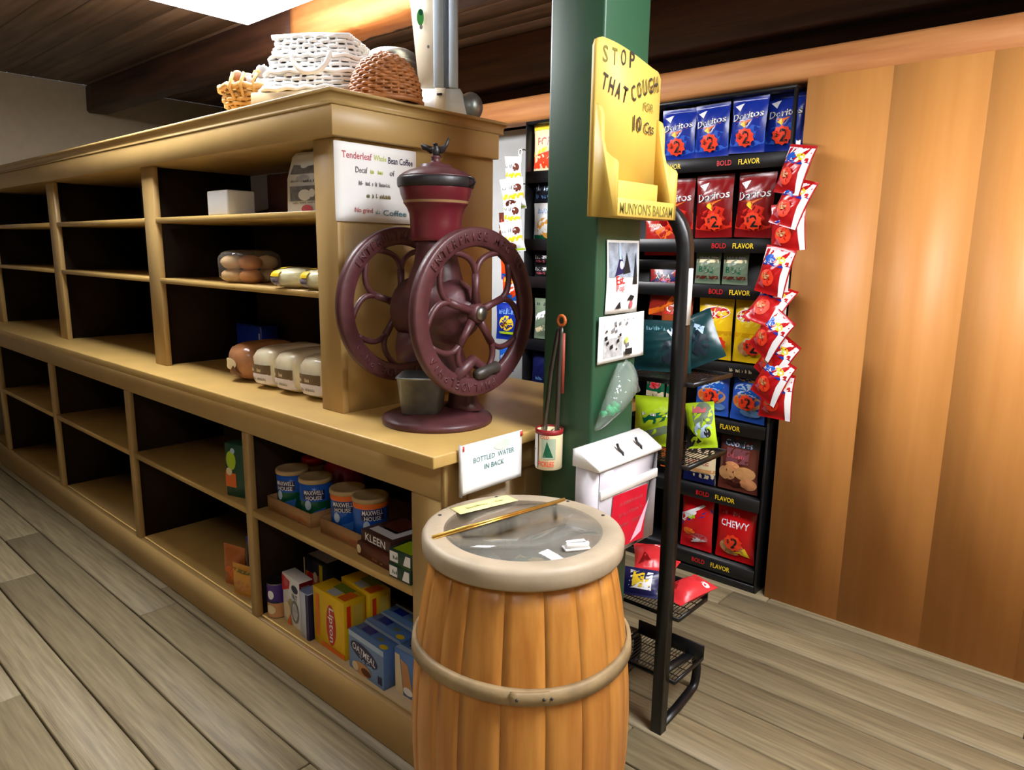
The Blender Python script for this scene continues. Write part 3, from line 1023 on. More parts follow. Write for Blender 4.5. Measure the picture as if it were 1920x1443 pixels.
# third row
k3 = make_bag('chip_bag', 'small grey green snack bag left of its twin, third rack row', 'chip bag', 0.112, 0.125, 0.035, GGREY,
         [('rect', -.05, .085, .05, .098, CREAM, (6, 1)), ('text', 'BBQ', 0, .056, .03, DGREEN, .07), ('rect', -.05, .02, .05, .032, BROWN, (6, 1)), ('squig', -.045, .102, .045, .01, WINK, 2)], 5, None, 'grey green snack bags', (-0.215, BAGY, 1.245))
dup(k3, 'small grey green snack bag nearer the hanging strip, third rack row', (-0.097, BAGY, 1.245), (0, 0, R(-4)))
k3l = make_bag('chip_bag', 'orange banded red chip bag behind the black rack post', 'chip bag', 0.15, 0.215, 0.045, col('brick_red_film', 150, 40, 30, 0.25),
         [('ell', 0, .15, .068, .055, NAVY), ('text', 'XTRA', -.01, .168, .018, CREAM, .07), ('ell', .0, .135, .05, .026, PINK), ('poly', [(-.075, .025), (.0, .045), (.07, .11), (.07, .075), (.0, .02), (-.075, .0)], ORANGE), ('ell', .0, .14, .012, .01, BLUE)], 6, None, None, (-0.405, BAGY, 1.10), (0, 0, R(4)))
# yellow row
def lays(w, h, film):
    return [('ell', 0.0, h * .72, w * .36, h * .16, YEL), ('ell', 0.0, h * .745, w * .44, h * .105, WINK, 0.1), ('ell', 0.0, h * .745, w * .42, h * .092, RED, 0.1), ('text', "Lay's", 0.0, h * .75, h * .125, WINK, w * .62, 0.1, 0.1),
            ('rect', -w * .5, h * .40, w * .5, h * .47, M('golden_film', (224, 170, 20), 0.25), (8, 2)), ('ell', -w * .12, h * .22, w * .2, h * .11, TAN), ('ell', w * .02, h * .30, w * .18, h * .10, CREAM)]
k4 = make_bag('chip_bag', 'yellow potato chip bag with price sticker, just right of the black rack post', 'chip bag', 0.152, 0.255, 0.05, LYEL, lays(0.152, 0.255, LYEL), 7, (0.02, 0.066, 0.036), 'yellow potato chip bags', (-0.166, BAGY, 0.938))
dup(k4, 'yellow potato chip bag partly behind the hanging strip', (-0.012, BAGY, 0.938), (0, 0, R(-6)))
make_bag('chip_bag', 'red and gold chip bag glimpsed above the teal bag', 'chip bag', 0.15, 0.25, 0.045, col('gold_red_film', 160, 70, 30, 0.25),
         [('rect', -.07, .17, .07, .22, RED, (8, 2)), ('text', 'CRISP', 0.01, .195, .03, WINK, .11), ('rect', -.07, .05, .07, .12, YEL, (8, 3))], 8, None, None, (-0.345, BAGY, 0.94))
# blue row
def ruf(w, h):
    return [('ell', 0, h * .80, w * .36, h * .07, YEL), ('ell', 0, h * .80, w * .3, h * .045, DBLUE), ('ell', 0, h * .58, w * .40, h * .12, SKY), ('ell', 0, h * .56, w * .38, h * .11, BLUE),
            ('ell', 0.0, h * .37, w * .44, h * .15, TAN), ('ell', -w * .1, h * .36, w * .3, h * .12, ORANGE), ('ell', w * .12, h * .18, w * .3, h * .08, LBLUE)]
k5 = make_bag('chip_bag', 'blue chip bag with price sticker beside the lime bag', 'chip bag', 0.15, 0.225, 0.05, DB2, ruf(0.15, 0.225), 9, (0.005, 0.082, 0.034), 'mid blue chip bags', (-0.158, BAGY, 0.703))
dup(k5, 'blue chip bag with price sticker below the yellow bags, at the hanging strip', (0.0, BAGY - 0.01, 0.700), (0, R(2), R(-4)))
k5g = make_bag('chip_bag', 'dark green chip bag beside the clear bag on the post', 'chip bag', 0.095, 0.20, 0.04, DGREEN,
          [('ell', 0, .165, .04, .012, YEL), ('ell', 0, .085, .036, .03, PINK), ('ell', .01, .08, .02, .018, RED), ('rect', -.045, .02, .045, .045, CREAM, (6, 2))], 10, None, 'dark green chip bags', (-0.430, BAGY, 0.72))
dup(k5g, 'dark green chip bag just left of the black rack post', (-0.330, BAGY, 0.72))
# cookie row
make_bag('cookie_bag', 'brown cookie bag with pale cookies printed on it, lower rack row', 'cookie bag', 0.172, 0.25, 0.05, BROWN,
         [('rect', -.086, .19, .086, .245, col('smoky_film', 52, 56, 66, 0.2), (8, 3)), ('text', 'Cookies', 0, .205, .026, SKY, .12), ('rect', -.05, .125, .05, .185, col('mauve_film', 120, 70, 76, 0.3), (6, 3)), ('squig', -.045, .145, .045, .022, PINK, 9),
          ('ell', -.045, .075, .042, .03, TAN), ('ell', .035, .085, .045, .03, TAN), ('ell', -.02, .11, .034, .02, col('peach_print', 220, 150, 100)), ('ell', .05, .04, .035, .026, col('peach_print', 220, 150, 100)), ('ell', -.01, .035, .03, .02, BROWN)], 11, None, None, (-0.022, BAGY, 0.398))
make_bag('snack_packet', 'tan and navy snack packet below the lime bag', 'snack packet', 0.15, 0.21, 0.04, CREAM,
         [('rect', -.075, .13, .075, .21, BLACK, (6, 3)), ('text', 'LANCE', 0, .095, .024, REDINK, .10), ('rect', -.075, .0, .075, .045, NAVY, (6, 2)), ('rect', -.075, .05, .075, .065, TAN, (6, 1))], 12, None, None, (-0.195, BAGY, 0.398))
make_bag('snack_packet', 'orange snack packet between the plastic holder and black rack post', 'snack packet', 0.10, 0.22, 0.04, ORANGE,
         [('rect', -.05, .03, .05, .05, BLACK, (6, 1)), ('rect', -.05, .09, .05, .105, BROWN, (6, 1)), ('rect', -.05, .15, .05, .165, DRED, (6, 1))], 13, None, None, (-0.335, BAGY, 0.43))
# bottom row
make_bag('chip_bag', 'red chip bag with price sticker on the bottom rack row', 'chip bag', 0.172, 0.255, 0.05, col('strong_red_film', 196, 18, 22, 0.25),
         [('squig', -.06, .20, .06, .022, PINK, 3), ('text', 'CHEWY', 0, .165, .03, WINK, .125), ('ell', -.01, .06, .055, .036, TAN), ('poly', [(.0, .04), (.07, .03), (.05, .07)], YEL)], 14, (0.0, 0.085, 0.038), None, (-0.012, BAGY, 0.095))
make_bag('snack_packet', 'red white and blue snack packet on the bottom rack row', 'snack packet', 0.15, 0.255, 0.045, col('bright_red_film', 206, 24, 30, 0.25),
         [('poly', [(-.075, .15), (.03, .21), (.05, .205), (-.05, .12), (-.075, .12)], WINK), ('poly', [(-.07, .115), (.07, .195), (.075, .18), (-.06, .10)], DBLUE), ('ell', -.02, .15, .02, .012, LIME), ('ell', .02, .06, .04, .02, PINK), ('ell', -.03, .08, .03, .015, ORANGE), ('poly', [(-.02, .03), (.06, .05), (.0, .06)], WINK)], 15, None, None, (-0.19, BAGY, 0.095))

# ------------------------------------------------------------------ main chip rack
t = thing('chip_rack', 'long black metal chip rack standing against the back wall', 'rack', (0, 0, 0))
RX0, RX1 = -1.175, 0.105
for x in (RX0 + 0.012, -0.535, RX1 - 0.022):
    b = MB()
    b.box(RACK, x - 0.012, x + 0.02, 1.80, 1.84, 0.0, 1.965, 0.003)
    b.build('upright', t)
b = MB()
b.box(RACK, RX1 - 0.006, RX1 + 0.004, 1.655, 1.80, 0.0, 0.72, 0.002)
b.box(RACK, RX1 - 0.006, RX1 + 0.004, 1.655, 1.68, 0.715, 1.955, 0.002)
b.build('side_panel', t)
b = MB()
b.box(RACK, RX0, RX0 + 0.008, 1.66, 1.80, 0.0, 1.955, 0.002)
b.build('side_panel', t)
b = MB()
b.box(RACK, RX0 + 0.01, RX1 - 0.01, 1.842, 1.85, 0.04, 1.96)
b.build('back_panel', t)
b = MB()
b.box(RACK, RX0, RX1, 1.66, 1.85, 1.955, 1.968, 0.002)
b.build('top_rail', t)
b = MB()
b.box(RACK, RX0, RX1, 1.655, 1.85, 0.0, 0.03, 0.002)
b.build('base_rail', t)
ROWZ = (1.735, 1.42, 1.24, 0.933, 0.696, 0.392, 0.09)
for i, z in enumerate(ROWZ):
    b = MB()
    b.box(RACK, RX0 + 0.009, RX1 - 0.009, 1.672, 1.84, z - 0.012, z - 0.004)
    b.box(RACK, RX0 + 0.009, RX1 - 0.009, 1.655, 1.663, z - 0.05, z + 0.004, 0.001)
    sf = plane_surf((0, 1.655, z - 0.05), (1, 0, 0), (0, 0, 1))
    art = []
    if i not in (3,):
        for k, xx in enumerate((-0.38, -0.05)):
            art += [('text', 'FLAVOR', xx, 0.027, 0.020, YEL, 0.085), ('text', 'BOLD', xx - 0.10, 0.027, 0.020, RED, 0.06)] if (i, k) in ((0, 0), (0, 1), (1, 1), (4, 1), (6, 1), (5, 1), (2, 1)) else []
    else:
        art += [('squig', -0.07, 0.02, 0.02, 0.014, CREAM, 5)]
    b.art(sf, art)
    b.build('shelf_rail', t)

# goods on the left stretch of the rack (seen between grinder and post)
make_bag('chip_bag', 'white and orange snack bag at the top of the rack, left of the post', 'chip bag', 0.165, 0.215, 0.045, CREAM,
         [('text', 'PORK', .015, .135, .04, PINK, .12), ('poly', [(-.08, .09), (.08, .125), (.08, .11), (-.08, .07)], YEL), ('poly', [(-.08, .015), (.08, .015), (.08, .10), (-.08, .07)], ORED), ('rect', -.08, .19, .08, .212, YEL, (6, 1))], 21, None, None, (-1.075, BAGY, 1.74))
make_bag('chip_bag', 'dark bag with blue print under the white and orange bag', 'chip bag', 0.15, 0.10, 0.03, col('black_film', 26, 28, 40, 0.25), [('squig', -.06, .05, .06, .03, SKY, 4), ('squig', -.06, .015, .06, .02, LBLUE, 5)], 22, None, None, (-1.075, BAGY, 1.60))
make_bag('cracker_bag', 'white and gold cracker bag behind the large flywheel', 'cracker bag', 0.15, 0.17, 0.045, WHITE, [('ell', .01, .05, .055, .05, col('amber_print', 226, 160, 70)), ('squig', -.06, .12, .06, .03, LBLUE, 6), ('rect', -.07, .0, .07, .02, DGREEN, (6, 1))], 23, None, None, (-1.075, BAGY, 1.424))
b0 = None
for i, (z, lab) in enumerate(((1.36, 'topmost dark snack bar packet in the stack left of the post'), (1.30, 'second dark snack bar packet down, left of the post'), (1.243, 'lowest dark snack bar packet, left of the post'))):
    if b0 is None:
        b0 = make_bag('snack_bar', lab, 'snack bar', 0.15, 0.055, 0.03, BLACK, [('rect', -.07, .030, .06, .045, WINK, (6, 2)), ('rect', -.06, .012, .0, .024, PINK, (4, 1)), ('rect', .01, .010, .07, .026, REDINK, (4, 1))], 24, None, 'dark snack bars', (-1.075, BAGY, z))
    else:
        dup(b0, lab, (-1.072 + 0.004 * i, BAGY, z))
make_bag('chip_bag', 'pale green white bag beside the flywheel rim', 'chip bag', 0.14, 0.20, 0.04, GGREY, [('poly', [(-.06, .12), (.06, .16), (.06, .13), (-.05, .09)], WINK), ('poly', [(-.06, .05), (.06, .09), (.06, .06), (-.05, .03)], CREAM), ('squig', -.05, .165, .05, .02, BLACK, 3)], 25, None, None, (-1.065, BAGY, 0.937))
make_bag('chip_bag', 'navy bag just above the counter top, left of the post', 'chip bag', 0.15, 0.20, 0.04, NAVY, [('poly', [(.03, .02), (.07, .12), (.075, .02)], SKY), ('squig', -.06, .03, .0, .02, LBLUE, 2), ('ell', .05, .16, .02, .02, DRED)], 26, None, None, (-1.07, BAGY, 0.70))

# clip strip of pale bags at the rack's left end
t = thing('clip_strip', 'white hanging strip holding pretzel bags at the left rack end', 'hanging strip', (-1.155, 1.60, 1.36))
b = MB()
b.box(WHITE, -0.009, 0.009, 0.0, 0.003, 0, 0.45, 0.001)
b.tube(WHITE, [(0.011 * math.cos(a), 0.0015, 0.462 + 0.013 * math.sin(a)) for a in [k * PI / 8 for k in range(16)]], 0.003, 6, closed=True)
b.build('strip', t)
b = MB()
b.tube(RACK, [(0.0, 0.0, 0.470), (0.0, 0.03, 0.478), (0.0, 0.056, 0.47)], 0.003, 6)
b.build('hook', t)
labs = ['uppermost pretzel bag on the white hanging strip', 'pretzel bag second from the top of the white strip', 'pretzel bag third from the top of the white strip', 'lowest pretzel bag on the white hanging strip']
k = None
for i in range(4):
    loc = (-1.158 + (-0.006, 0.010, -0.012, 0.012)[i], 1.572 - 0.010 * (i % 2), 1.655 - 0.098 * i)
    rot = (R(9), R((6, -5, 7, -6)[i]), R((-10, 12, -6, 8)[i]))
    if k is None:
        k = make_bag('pretzel_bag', labs[0], 'snack bag', 0.125, 0.145, 0.04, WHITE, [('rect', -.06, .05, .06, .075, YEL, (6, 2)), ('ell', -.01, .028, .034, .02, BROWN), ('ell', .035, .10, .02, .018, BROWN), ('squig', -.05, .095, .01, .022, GREYINK, 4), ('rect', -.06, .006, .06, .014, LIME, (6, 1))], 31, None, 'pretzel bags on the hanging strip', loc, rot)
    else:
        dup(k, labs[i], loc, rot)
t = thing('clip_strip', 'black hanging strip holding bags behind the front flywheel', 'hanging strip', (-1.232, 1.640, 0.78))
b = MB()
b.box(RACK, -0.006, 0.006, 0.0, 0.003, 0, 0.90, 0.001)
b.build('strip', t)
b = MB()
b.tube(RACK, [(0.0, 0.001, 0.895), (0.02, 0.02, 0.905), (0.055, 0.03, 0.905)], 0.003, 6)
b.build('hook', t)
k = None
for i, (z, lab) in enumerate(((1.225, 'orange snack bag seen through the upper spokes of the front flywheel'), (1.125, 'orange and blue snack bag just under the other orange one'))):
    loc = (-1.225, 1.62, z)
    if k is None:
        k = make_bag('snack_bag', lab, 'snack bag', 0.11, 0.125, 0.035, col('vivid_orange_film', 226, 72, 24, 0.25), [('poly', [(.0, .03), (.05, .06), (.05, .10), (.01, .07)], WINK), ('rect', -.05, .0, .05, .03, BLUE, (6, 2)), ('squig', -.045, .09, .03, .022, YEL, 2)], 33, None, 'orange snack bags behind the flywheel', loc, (R(5), 0, R(8)))
    else:
        dup(k, lab, loc, (R(5), R(4), R(-6)))
make_bag('snack_bag', 'blue bag with yellow print seen through the flywheel', 'snack bag', 0.15, 0.185, 0.04, DBLUE, [('ell', .0, .085, .045, .038, YEL), ('ell', .0, .075, .03, .016, BROWN), ('squig', -.05, .13, .05, .03, LBLUE, 7), ('rect', -.05, .03, .05, .042, LIME, (5, 1))], 34, None, None, (-1.235, 1.62, 0.925), (0, 0, R(6)))
make_bag('snack_bag', 'bright blue bag low behind the front flywheel', 'snack bag', 0.10, 0.13, 0.035, BLUE, [('ell', .0, .06, .03, .03, SKY), ('ell', .0, .055, .018, .018, LBLUE)], 35, None, None, (-1.245, 1.62, 0.765))
make_bag('snack_bag', 'small red brown bag behind the pretzel strip', 'snack bag', 0.08, 0.15, 0.03, BROWN, [('squig', -.03, .10, .03, .02, ORED, 2), ('squig', -.03, .06, .03, .02, CREAM, 3), ('squig', -.03, .02, .03, .02, RED, 4)], 36, None, None, (-1.275, 1.63, 1.40))

# clip strip of red/white/blue bags, right
t = thing('clip_strip', 'hanging strip of small red chip bags at the right rack end', 'hanging strip', (0.150, 1.60, 0.80))
b = MB()
b.box(WHITE, -0.008, 0.008, 0.0, 0.003, 0, 0.965, 0.001)
b.build('strip', t)
b = MB()
b.tube(RACK, [(0, 0, 0.962), (0, 0.02, 0.968), (-0.02, 0.06, 0.962), (-0.05, 0.075, 0.962)], 0.0035, 6)
b.build('hook', t)
ART = [('rect', -.062, .108, .062, .162, WINK, (6, 3)), ('rect', -.062, .102, .062, .113, DBLUE, (6, 1)), ('ell', .022, .128, .022, .013, YEL), ('ell', .022, .128, .012, .006, LIME), ('ell', -.022, .126, .024, .016, BLUE),
       ('rect', .044, .0, .063, .11, WINK, (2, 6)), ('ell', -.01, .058, .032, .030, ORED), ('ell', -.018, .064, .018, .012, TAN), ('poly', [(-.05, .03), (-.02, .02), (-.03, .05)], PINK)]
STRIP = [(0.150, 1.560, 1.590, 12, -10), (0.150, 1.545, 1.478, 16, -14), (0.172, 1.565, 1.390, 4, 6), (0.120, 1.545, 1.235, 6, -10), (0.095, 1.52, 1.130, 38, -14),
         (0.108, 1.53, 1.020, 12, -28), (0.130, 1.545, 0.930, 12, -26), (0.135, 1.53, 0.850, 8, -22), (0.175, 1.56, 0.775, 2, 0)]
WORDS = ['topmost', 'second', 'third', 'fourth', 'fifth', 'sixth', 'seventh', 'eighth', 'lowest']
k = None
for i, (x, yv, z, rx, ry) in enumerate(STRIP):
    lab = ('topmost small red chip bag on the right hanging strip' if i == 0 else 'lowest small red chip bag on the right hanging strip' if i == 8 else 'small red chip bag %s from the top of the right strip' % WORDS[i])
    rot = (R(-rx), R(-ry), R((-26, -20, -4, -16, -10, -26, -24, -20, -6)[i]))
    if k is None:
        k = make_bag('chip_bag', lab, 'chip bag', 0.130, 0.172, 0.05, col('strip_red_film', 186, 26, 28, 0.22), ART, 41, None, 'small red bags on the right hanging strip', (x - 0.012, yv, z - 0.012), rot)
    else:
        dup(k, lab, (x - 0.012, yv, z - 0.012), rot)

# ================================================================== SLIM RACK BY THE POST
t = thing('display_rack', 'slim black floor rack with curved top beside the green post', 'rack', (0, 0, 0))
def upright(x, s):
    b = MB()
    arch = [(x, 0.642, 0.0), (x, 0.642, 1.34)]
    b.tube(RACK, arch, 0.0, flat=(0.0165, 0.0165))
    return b
AX1, AX0 = 0.2515, 0.035
b = MB()
pts = [(AX1, 0.642, 0.0), (AX1, 0.642, 0.7), (AX1, 0.642, 1.34)]
for k in range(1, 8):
    a = k / 7 * PI / 2
    pts.append((AX1 - 0.09 * (1 - math.cos(a)), 0.642, 1.36 + 0.125 * math.sin(a)))
pts += [(AX1 - 0.1, 0.642, 1.487), (AX0 + 0.09, 0.642, 1.485)]
for k in range(1, 8):
    a = PI / 2 - k / 7 * PI / 2
    pts.append((AX0 + 0.09 * (1 - math.cos(a)), 0.642, 1.36 + 0.125 * math.sin(a)))
pts += [(AX0, 0.642, 1.34), (AX0, 0.642, 0.7), (AX0, 0.642, 0.0)]
b.tube(RACK, pts, 0.0, flat=(0.0165, 0.0165))
b.build('arch_frame', t)
b = MB(); b.box(RACK, AX0 + 0.017, AX1 - 0.017, 0.634, 0.650, 1.325, 1.35, 0.002); b.build('crossbar', t)
for x in (AX1, AX0):
    b = MB()
    pts = [(x, 0.66, 0.012), (x - 0.005, 0.76, 0.012), (x - 0.012, 0.85, 0.016)]
    for k in range(1, 9):
        a = k / 8 * PI
        pts.append((x - 0.014, 0.87 + 0.035 * math.sin(a) - 0.02 * (k / 8), 0.016 + 0.065 * (1 - math.cos(a)) / 2 * 2))
    pts += [(x - 0.008, 0.76, 0.165), (x, 0.66, 0.185)]
    b.tube(RACK, pts, 0.0, flat=(0.004, 0.013))
    b.build('foot', t)
TRAYS = [(0.345, 0.045), (0.150, 0.048), (1.018, 0.012), (0.790, 0.012)]
for z, lip in TRAYS:
    b = MB()
    x0, x1, y0, y1 = AX0 + 0.02, 0.285, 0.662, 0.84
    if z > 0.5:
        y1 = 0.90
    WIRE = RACK
    b.box(RACK, x0, x1, y1 - 0.005, y1, z, z + lip, 0.001)
    b.box(RACK, x0, x1, y0, y0 + 0.005, z, z + 0.012, 0.001)
    for xx in (x0, x1 - 0.005):
        b.box(RACK, xx, xx + 0.005, y0 + 0.005, y1 - 0.005, z, z + 0.012)
    n = 22
    for i in range(1, n):
        xx = x0 + (x1 - x0) * i / n
        b.tube(RACK, [(xx, y0 + 0.004, z + 0.003), (xx, y1 - 0.004, z + 0.003)], 0.0013, 5, caps=False)
    for i in range(1, 4):
        yy = y0 + (y1 - y0) * i / 4
        b.tube(RACK, [(x0, yy, z + 0.001), (x1, yy, z + 0.001)], 0.0016, 5, caps=False)
    b.build('tray', t)
b = MB()
b.box(WHITE, AX1 + 0.017, AX1 + 0.0195, 0.632, 0.652, 1.185, 1.33)
b.build('price_strip', t)

tealart = [('ell', .03, .06, .03, .04, col('slate_print', 30, 40, 52)), ('poly', [(.02, .13), (.06, .10), (.05, .08), (.01, .12)], SKY), ('squig', -.06, .12, .03, .014, TEALINK, 6)]
k = make_bag('chip_bag', 'dark teal chip bag left of the black rack post', 'chip bag', 0.17, 0.150, 0.05, TEAL, tealart, 51, None, 'dark teal chip bags', (0.115, 0.79, 1.026), (R(-6), 0, R(24)))
dup(k, 'dark teal chip bag leaning right of the black rack post', (0.205, 0.845, 1.046), (R(-14), R(-26), R(12)))
k = make_bag('chip_bag', 'upright lime green bag on the slim rack, by the plastic holder', 'chip bag', 0.13, 0.150, 0.045, LIME, [('poly', [(-.05, .04), (.05, .075), (.05, .05), (-.04, .015)], GGREY), ('poly', [(-.04, .09), (.04, .115), (.03, .085), (-.03, .06)], DGREEN), ('squig', -.04, .095, .04, .012, WINK, 3)], 52, None, 'lime green bags', (0.100, 0.80, 0.798), (0, 0, R(20)))
make_bag('chip_bag', 'lime green and black bag tilted right of the black rack post', 'chip bag', 0.085, 0.135, 0.04, LIME, [('ell', .01, .095, .03, .04, GGREY), ('ell', .008, .055, .026, .024, SKY), ('poly', [(-.05, .0), (.0, .02), (-.04, .07)], BLACK), ('ell', .02, .045, .010, .014, BLACK), ('rect', -.02, .105, .02, .125, REDINK, (3, 2))], 53, None, None, (0.233, 0.850, 0.806), (R(-8), R(-10), R(16)))
# packets on the low tray
k = None
for i, (x, yv, z, rot, lab) in enumerate(((0.115, 0.855, 0.372, (R(-84), 0, R(12)), 'pink red packet at the back left of the low tray'),
                                          (0.215, 0.79, 0.368, (R(-80), 0, R(-20)), 'pink red packet right of the black post on the low tray'),
                                          (0.125, 0.835, 0.412, (R(-80), 0, R(34)), 'pink red packet lying across the others on the low tray'))):
    if k is None:
        k = make_bag('candy_packet', lab, 'candy packet', 0.10, 0.145, 0.055, col('coral_red_film', 214, 48, 54, 0.3), [('ell', .03, .115, .014, .012, WINK), ('poly', [(-.04, .02), (.0, .03), (-.02, .06)], DRED)], 54, None, 'red packets on the low tray', (x, yv - 0.06, z), rot)
    else:
        dup(k, lab, (x, yv - 0.06, z), rot)
make_bag('candy_packet', 'navy packet with a yellow and white label on the low tray', 'candy packet', 0.12, 0.085, 0.03, NAVY, [('rect', -.03, .02, .04, .075, WINK, (4, 3)), ('rect', -.02, .025, .015, .07, YEL, (3, 3)), ('rect', .02, .03, .035, .05, YEL, (2, 2))], 55, None, None, (0.125, 0.700, 0.356), (R(-40), 0, R(22)))

# ================================================================== THINGS ON THE POST
# yellow wooden box
t = thing('wall_box', 'yellow hand lettered wooden cough remedy box on the green post', 'wall box', (PX1, 0.325, 1.448))
b = MB()
WB, HB_ = 0.272, 0.385
back = [(0, 0), (WB, 0), (WB, HB_ - 0.045), (WB - 0.012, HB_ - 0.032)]
for k in range(0, 11):
    u = WB - 0.016 - (WB - 0.05) * k / 10
    back.append((u, HB_ - 0.030 + 0.030 * math.sin(k / 10 * PI / 2) ** 1.2))
back += [(0.018, HB_), (0.006, HB_ - 0.006), (0, HB_ - 0.02)]
b.prism(STOPY, back, V((0.0005, 0, 0)), V((0, 1, 0)), V((0, 0, 1)), 0.014)
sf = plane_surf((0.0145, 0, 0), (0, 1, 0), (0, 0, 1))
art = [('text', c, 0.030 + 0.036 * i, 0.352 + 0.003 * i - 0.002 * (i % 2), 0.036, (BROWNINK if i > 1 else OLIVE), 0.021) for i, c in enumerate('STOP')]
for i, c in enumerate('THAT'):
    art.append(('text', c, 0.030 + 0.0275 * i, 0.294 - 0.005 * i, 0.036, BROWNINK, 0.019, -0.25))
for i, c in enumerate('COUGH'):
    art.append(('text', c, 0.148 + 0.0245 * i, 0.288 + 0.012 * i - 0.0008 * i * i, 0.036, BROWNINK, 0.018, 0.22))
art += [('text', 'FOR', 0.215, 0.266, 0.018, OLIVE, 0.044), ('text', '10', 0.168, 0.222, 0.036, BROWNINK, 0.036), ('text', 'Cts', 0.220, 0.218, 0.026, BROWNINK, 0.044)]
b.art(sf, art)
b.build('back_board', t)
side = [(0.0145, 0.0), (0.075, 0.0), (0.075, 0.112), (0.071, 0.120), (0.056, 0.128), (0.042, 0.140), (0.035, 0.165), (0.034, 0.215), (0.026, 0.236), (0.0145, 0.244)]
for y0 in (0.0, WB - 0.011):
    b = MB()
    b.prism(STOPY, side, V((0, y0 + 0.011, 0)), V((1, 0, 0)), V((0, 0, 1)), 0.011)
    b.build('side_board', t)
b = MB()
b.box(STOPY, 0.0145, 0.0635, 0.0115, WB - 0.0115, 0.0, 0.010)
b.build('bottom_board', t)
b = MB()
b.box(STOPY, 0.064, 0.0755, 0.0115, WB - 0.0115, 0.0, 0.040, 0.001)
b.box(STOPY, 0.0148, 0.050, 0.0115, WB - 0.05, 0.0105, 0.082, 0.001)
sf = plane_surf((0.0755, 0.0, 0), (0, 1, 0), (0, 0, 1))
b.art(sf, [('text', "MUNYON'S BALSAM", WB / 2, 0.018, 0.026, OLIVE, WB * 0.86)])
b.build('front_lip', t)

# photo strips
b = MB()
sf0 = plane_surf((PX1 + 0.003, 0.405, 1.219), (0, 1, 0), (0, 0, 1))
sf = lambda u, v, e=0.0: sf0(u + 0.004 * math.sin(v * 20), v, e + 0.002 + 0.003 * math.sin(u * 22) * math.sin(v * 17 + 1))
sheet(b, PAPER, sf, 0, 0, 0.142, 0.178, 0.001)
PHOTO = M('blue_grey_photo_print', (150, 162, 178), 0.5, var=0.35, scale=45)
art = [('rect', 0.006, 0.088, 0.134, 0.172, PHOTO), ('poly', [(0.03, 0.09), (0.06, 0.15), (0.075, 0.10)], NAVY), ('poly', [(0.065, 0.095), (0.085, 0.15), (0.10, 0.10)], BLACK), ('poly', [(0.11, 0.07), (0.125, 0.15), (0.132, 0.07)], BLACK),
       ('ell', 0.06, 0.118, 0.008, 0.010, PAPER), ('rect', 0.05, 0.132, 0.06, 0.172, SKY, (2, 3)),
       ('text', 'Est.', 0.055, 0.082, 0.022, RED, 0.036, 0.1), ('text', 'Pop', 0.055, 0.060, 0.02, REDINK, 0.034, 0.1),
       ('poly', [(0.035, 0.012), (0.06, 0.012), (0.055, 0.03), (0.045, 0.022)], BLACK), ('poly', [(0.085, 0.03), (0.10, 0.045), (0.12, 0.04), (0.11, 0.028), (0.10, 0.032)], BLACK), ('ell', 0.105, 0.02, 0.008, 0.010, REDINK)]
b.art(sf, art)
o = b.build('photo_sheet')
tag(o, 'narrow photo and doodle sheet taped below the yellow box', 'paper sheet')
b = MB()
sf0 = plane_surf((PX1 + 0.003, 0.378, 1.098), (0, 1, 0.02), (0, -0.02, 1))
sf = lambda u, v, e=0.0: sf0(u, v, e + 0.004 + 0.003 * math.sin(u * 14 + 1) * math.sin(v * 12))
sheet(b, PAPER, sf, 0, 0, 0.210, 0.116, 0.001)
LG = M('light_grey_print', (186, 188, 190), 0.6, var=0.3, scale=60)
art = [('rect', 0.022, 0.012, 0.105, 0.06, LG), ('rect', 0.022, 0.074, 0.09, 0.100, M('very_pale_print', (222, 222, 224), 0.7))]
rp = random.Random(9)
for i in range(16):
    u, v, s = rp.uniform(0.025, 0.145), rp.uniform(0.015, 0.095), rp.uniform(0.004, 0.010)
    art.append(('poly', [(u, v), (u + s * 1.2, v + s * 0.3), (u + s, v + s * 1.4), (u - s * 0.3, v + s)], rp.choice((BLACK, GREYINK, GREYINK))))
art += [('ell', 0.118, 0.05, 0.007, 0.008, YGINK), ('squig', 0.10, 0.10, 0.15, 0.007, GREYINK, 3), ('rect', 0.112, 0.012, 0.145, 0.028, BLACK, (3, 2))]
b.art(sf, art)
o = b.build('cartoon_sheet')
tag(o, 'wide sheet of small grey cartoons above the clear bag', 'paper sheet')

# hanging clear bag with green inside
t = thing('clear_bag', 'small clear plastic bag with green pieces, pinned to the post', 'plastic bag', (PX1 + 0.003, 0.360, 0.962))
b = MB()
FILM = CLEAR('clear_film', (232, 240, 236), 0.16, (206, 224, 214), 0.12, 0.6)
rings = []
f = _noise(3)
for i in range(13):
    q = i / 12
    cyv = 0.052 + 0.075 * q
    ry = 0.052 * math.sin(PI * (0.26 + 0.70 * q)) ** 0.6 + 0.012
    rx = 0.024 * math.sin(PI * (0.14 + 0.84 * q)) ** 0.8 + 0.003
    rings.append([V((rx + 0.004 + rx * math.cos(a) * (1 + 0.12 * f(3 * a, 4 * q)), cyv + ry * math.sin(a) * (1 + 0.08 * f(2 * a, 7 * q)), 0.132 * q + 0.022 * math.sin(a) * (1 - q))) for a in [2 * PI * k / 24 for k in range(24)]])
b.rings(rings, FILM, True, FILM, None)
b.tube(FILM, [(0.012, 0.10, 0.11), (0.014, 0.13, 0.135), (0.012, 0.165, 0.10), (0.016, 0.185, 0.05)], [0.004, 0.005, 0.006, 0.010], 6)
b.build('film', t)
b = MB()
GP = col('mint_green_pieces', 40, 170, 110, 0.4)
rp = random.Random(2)
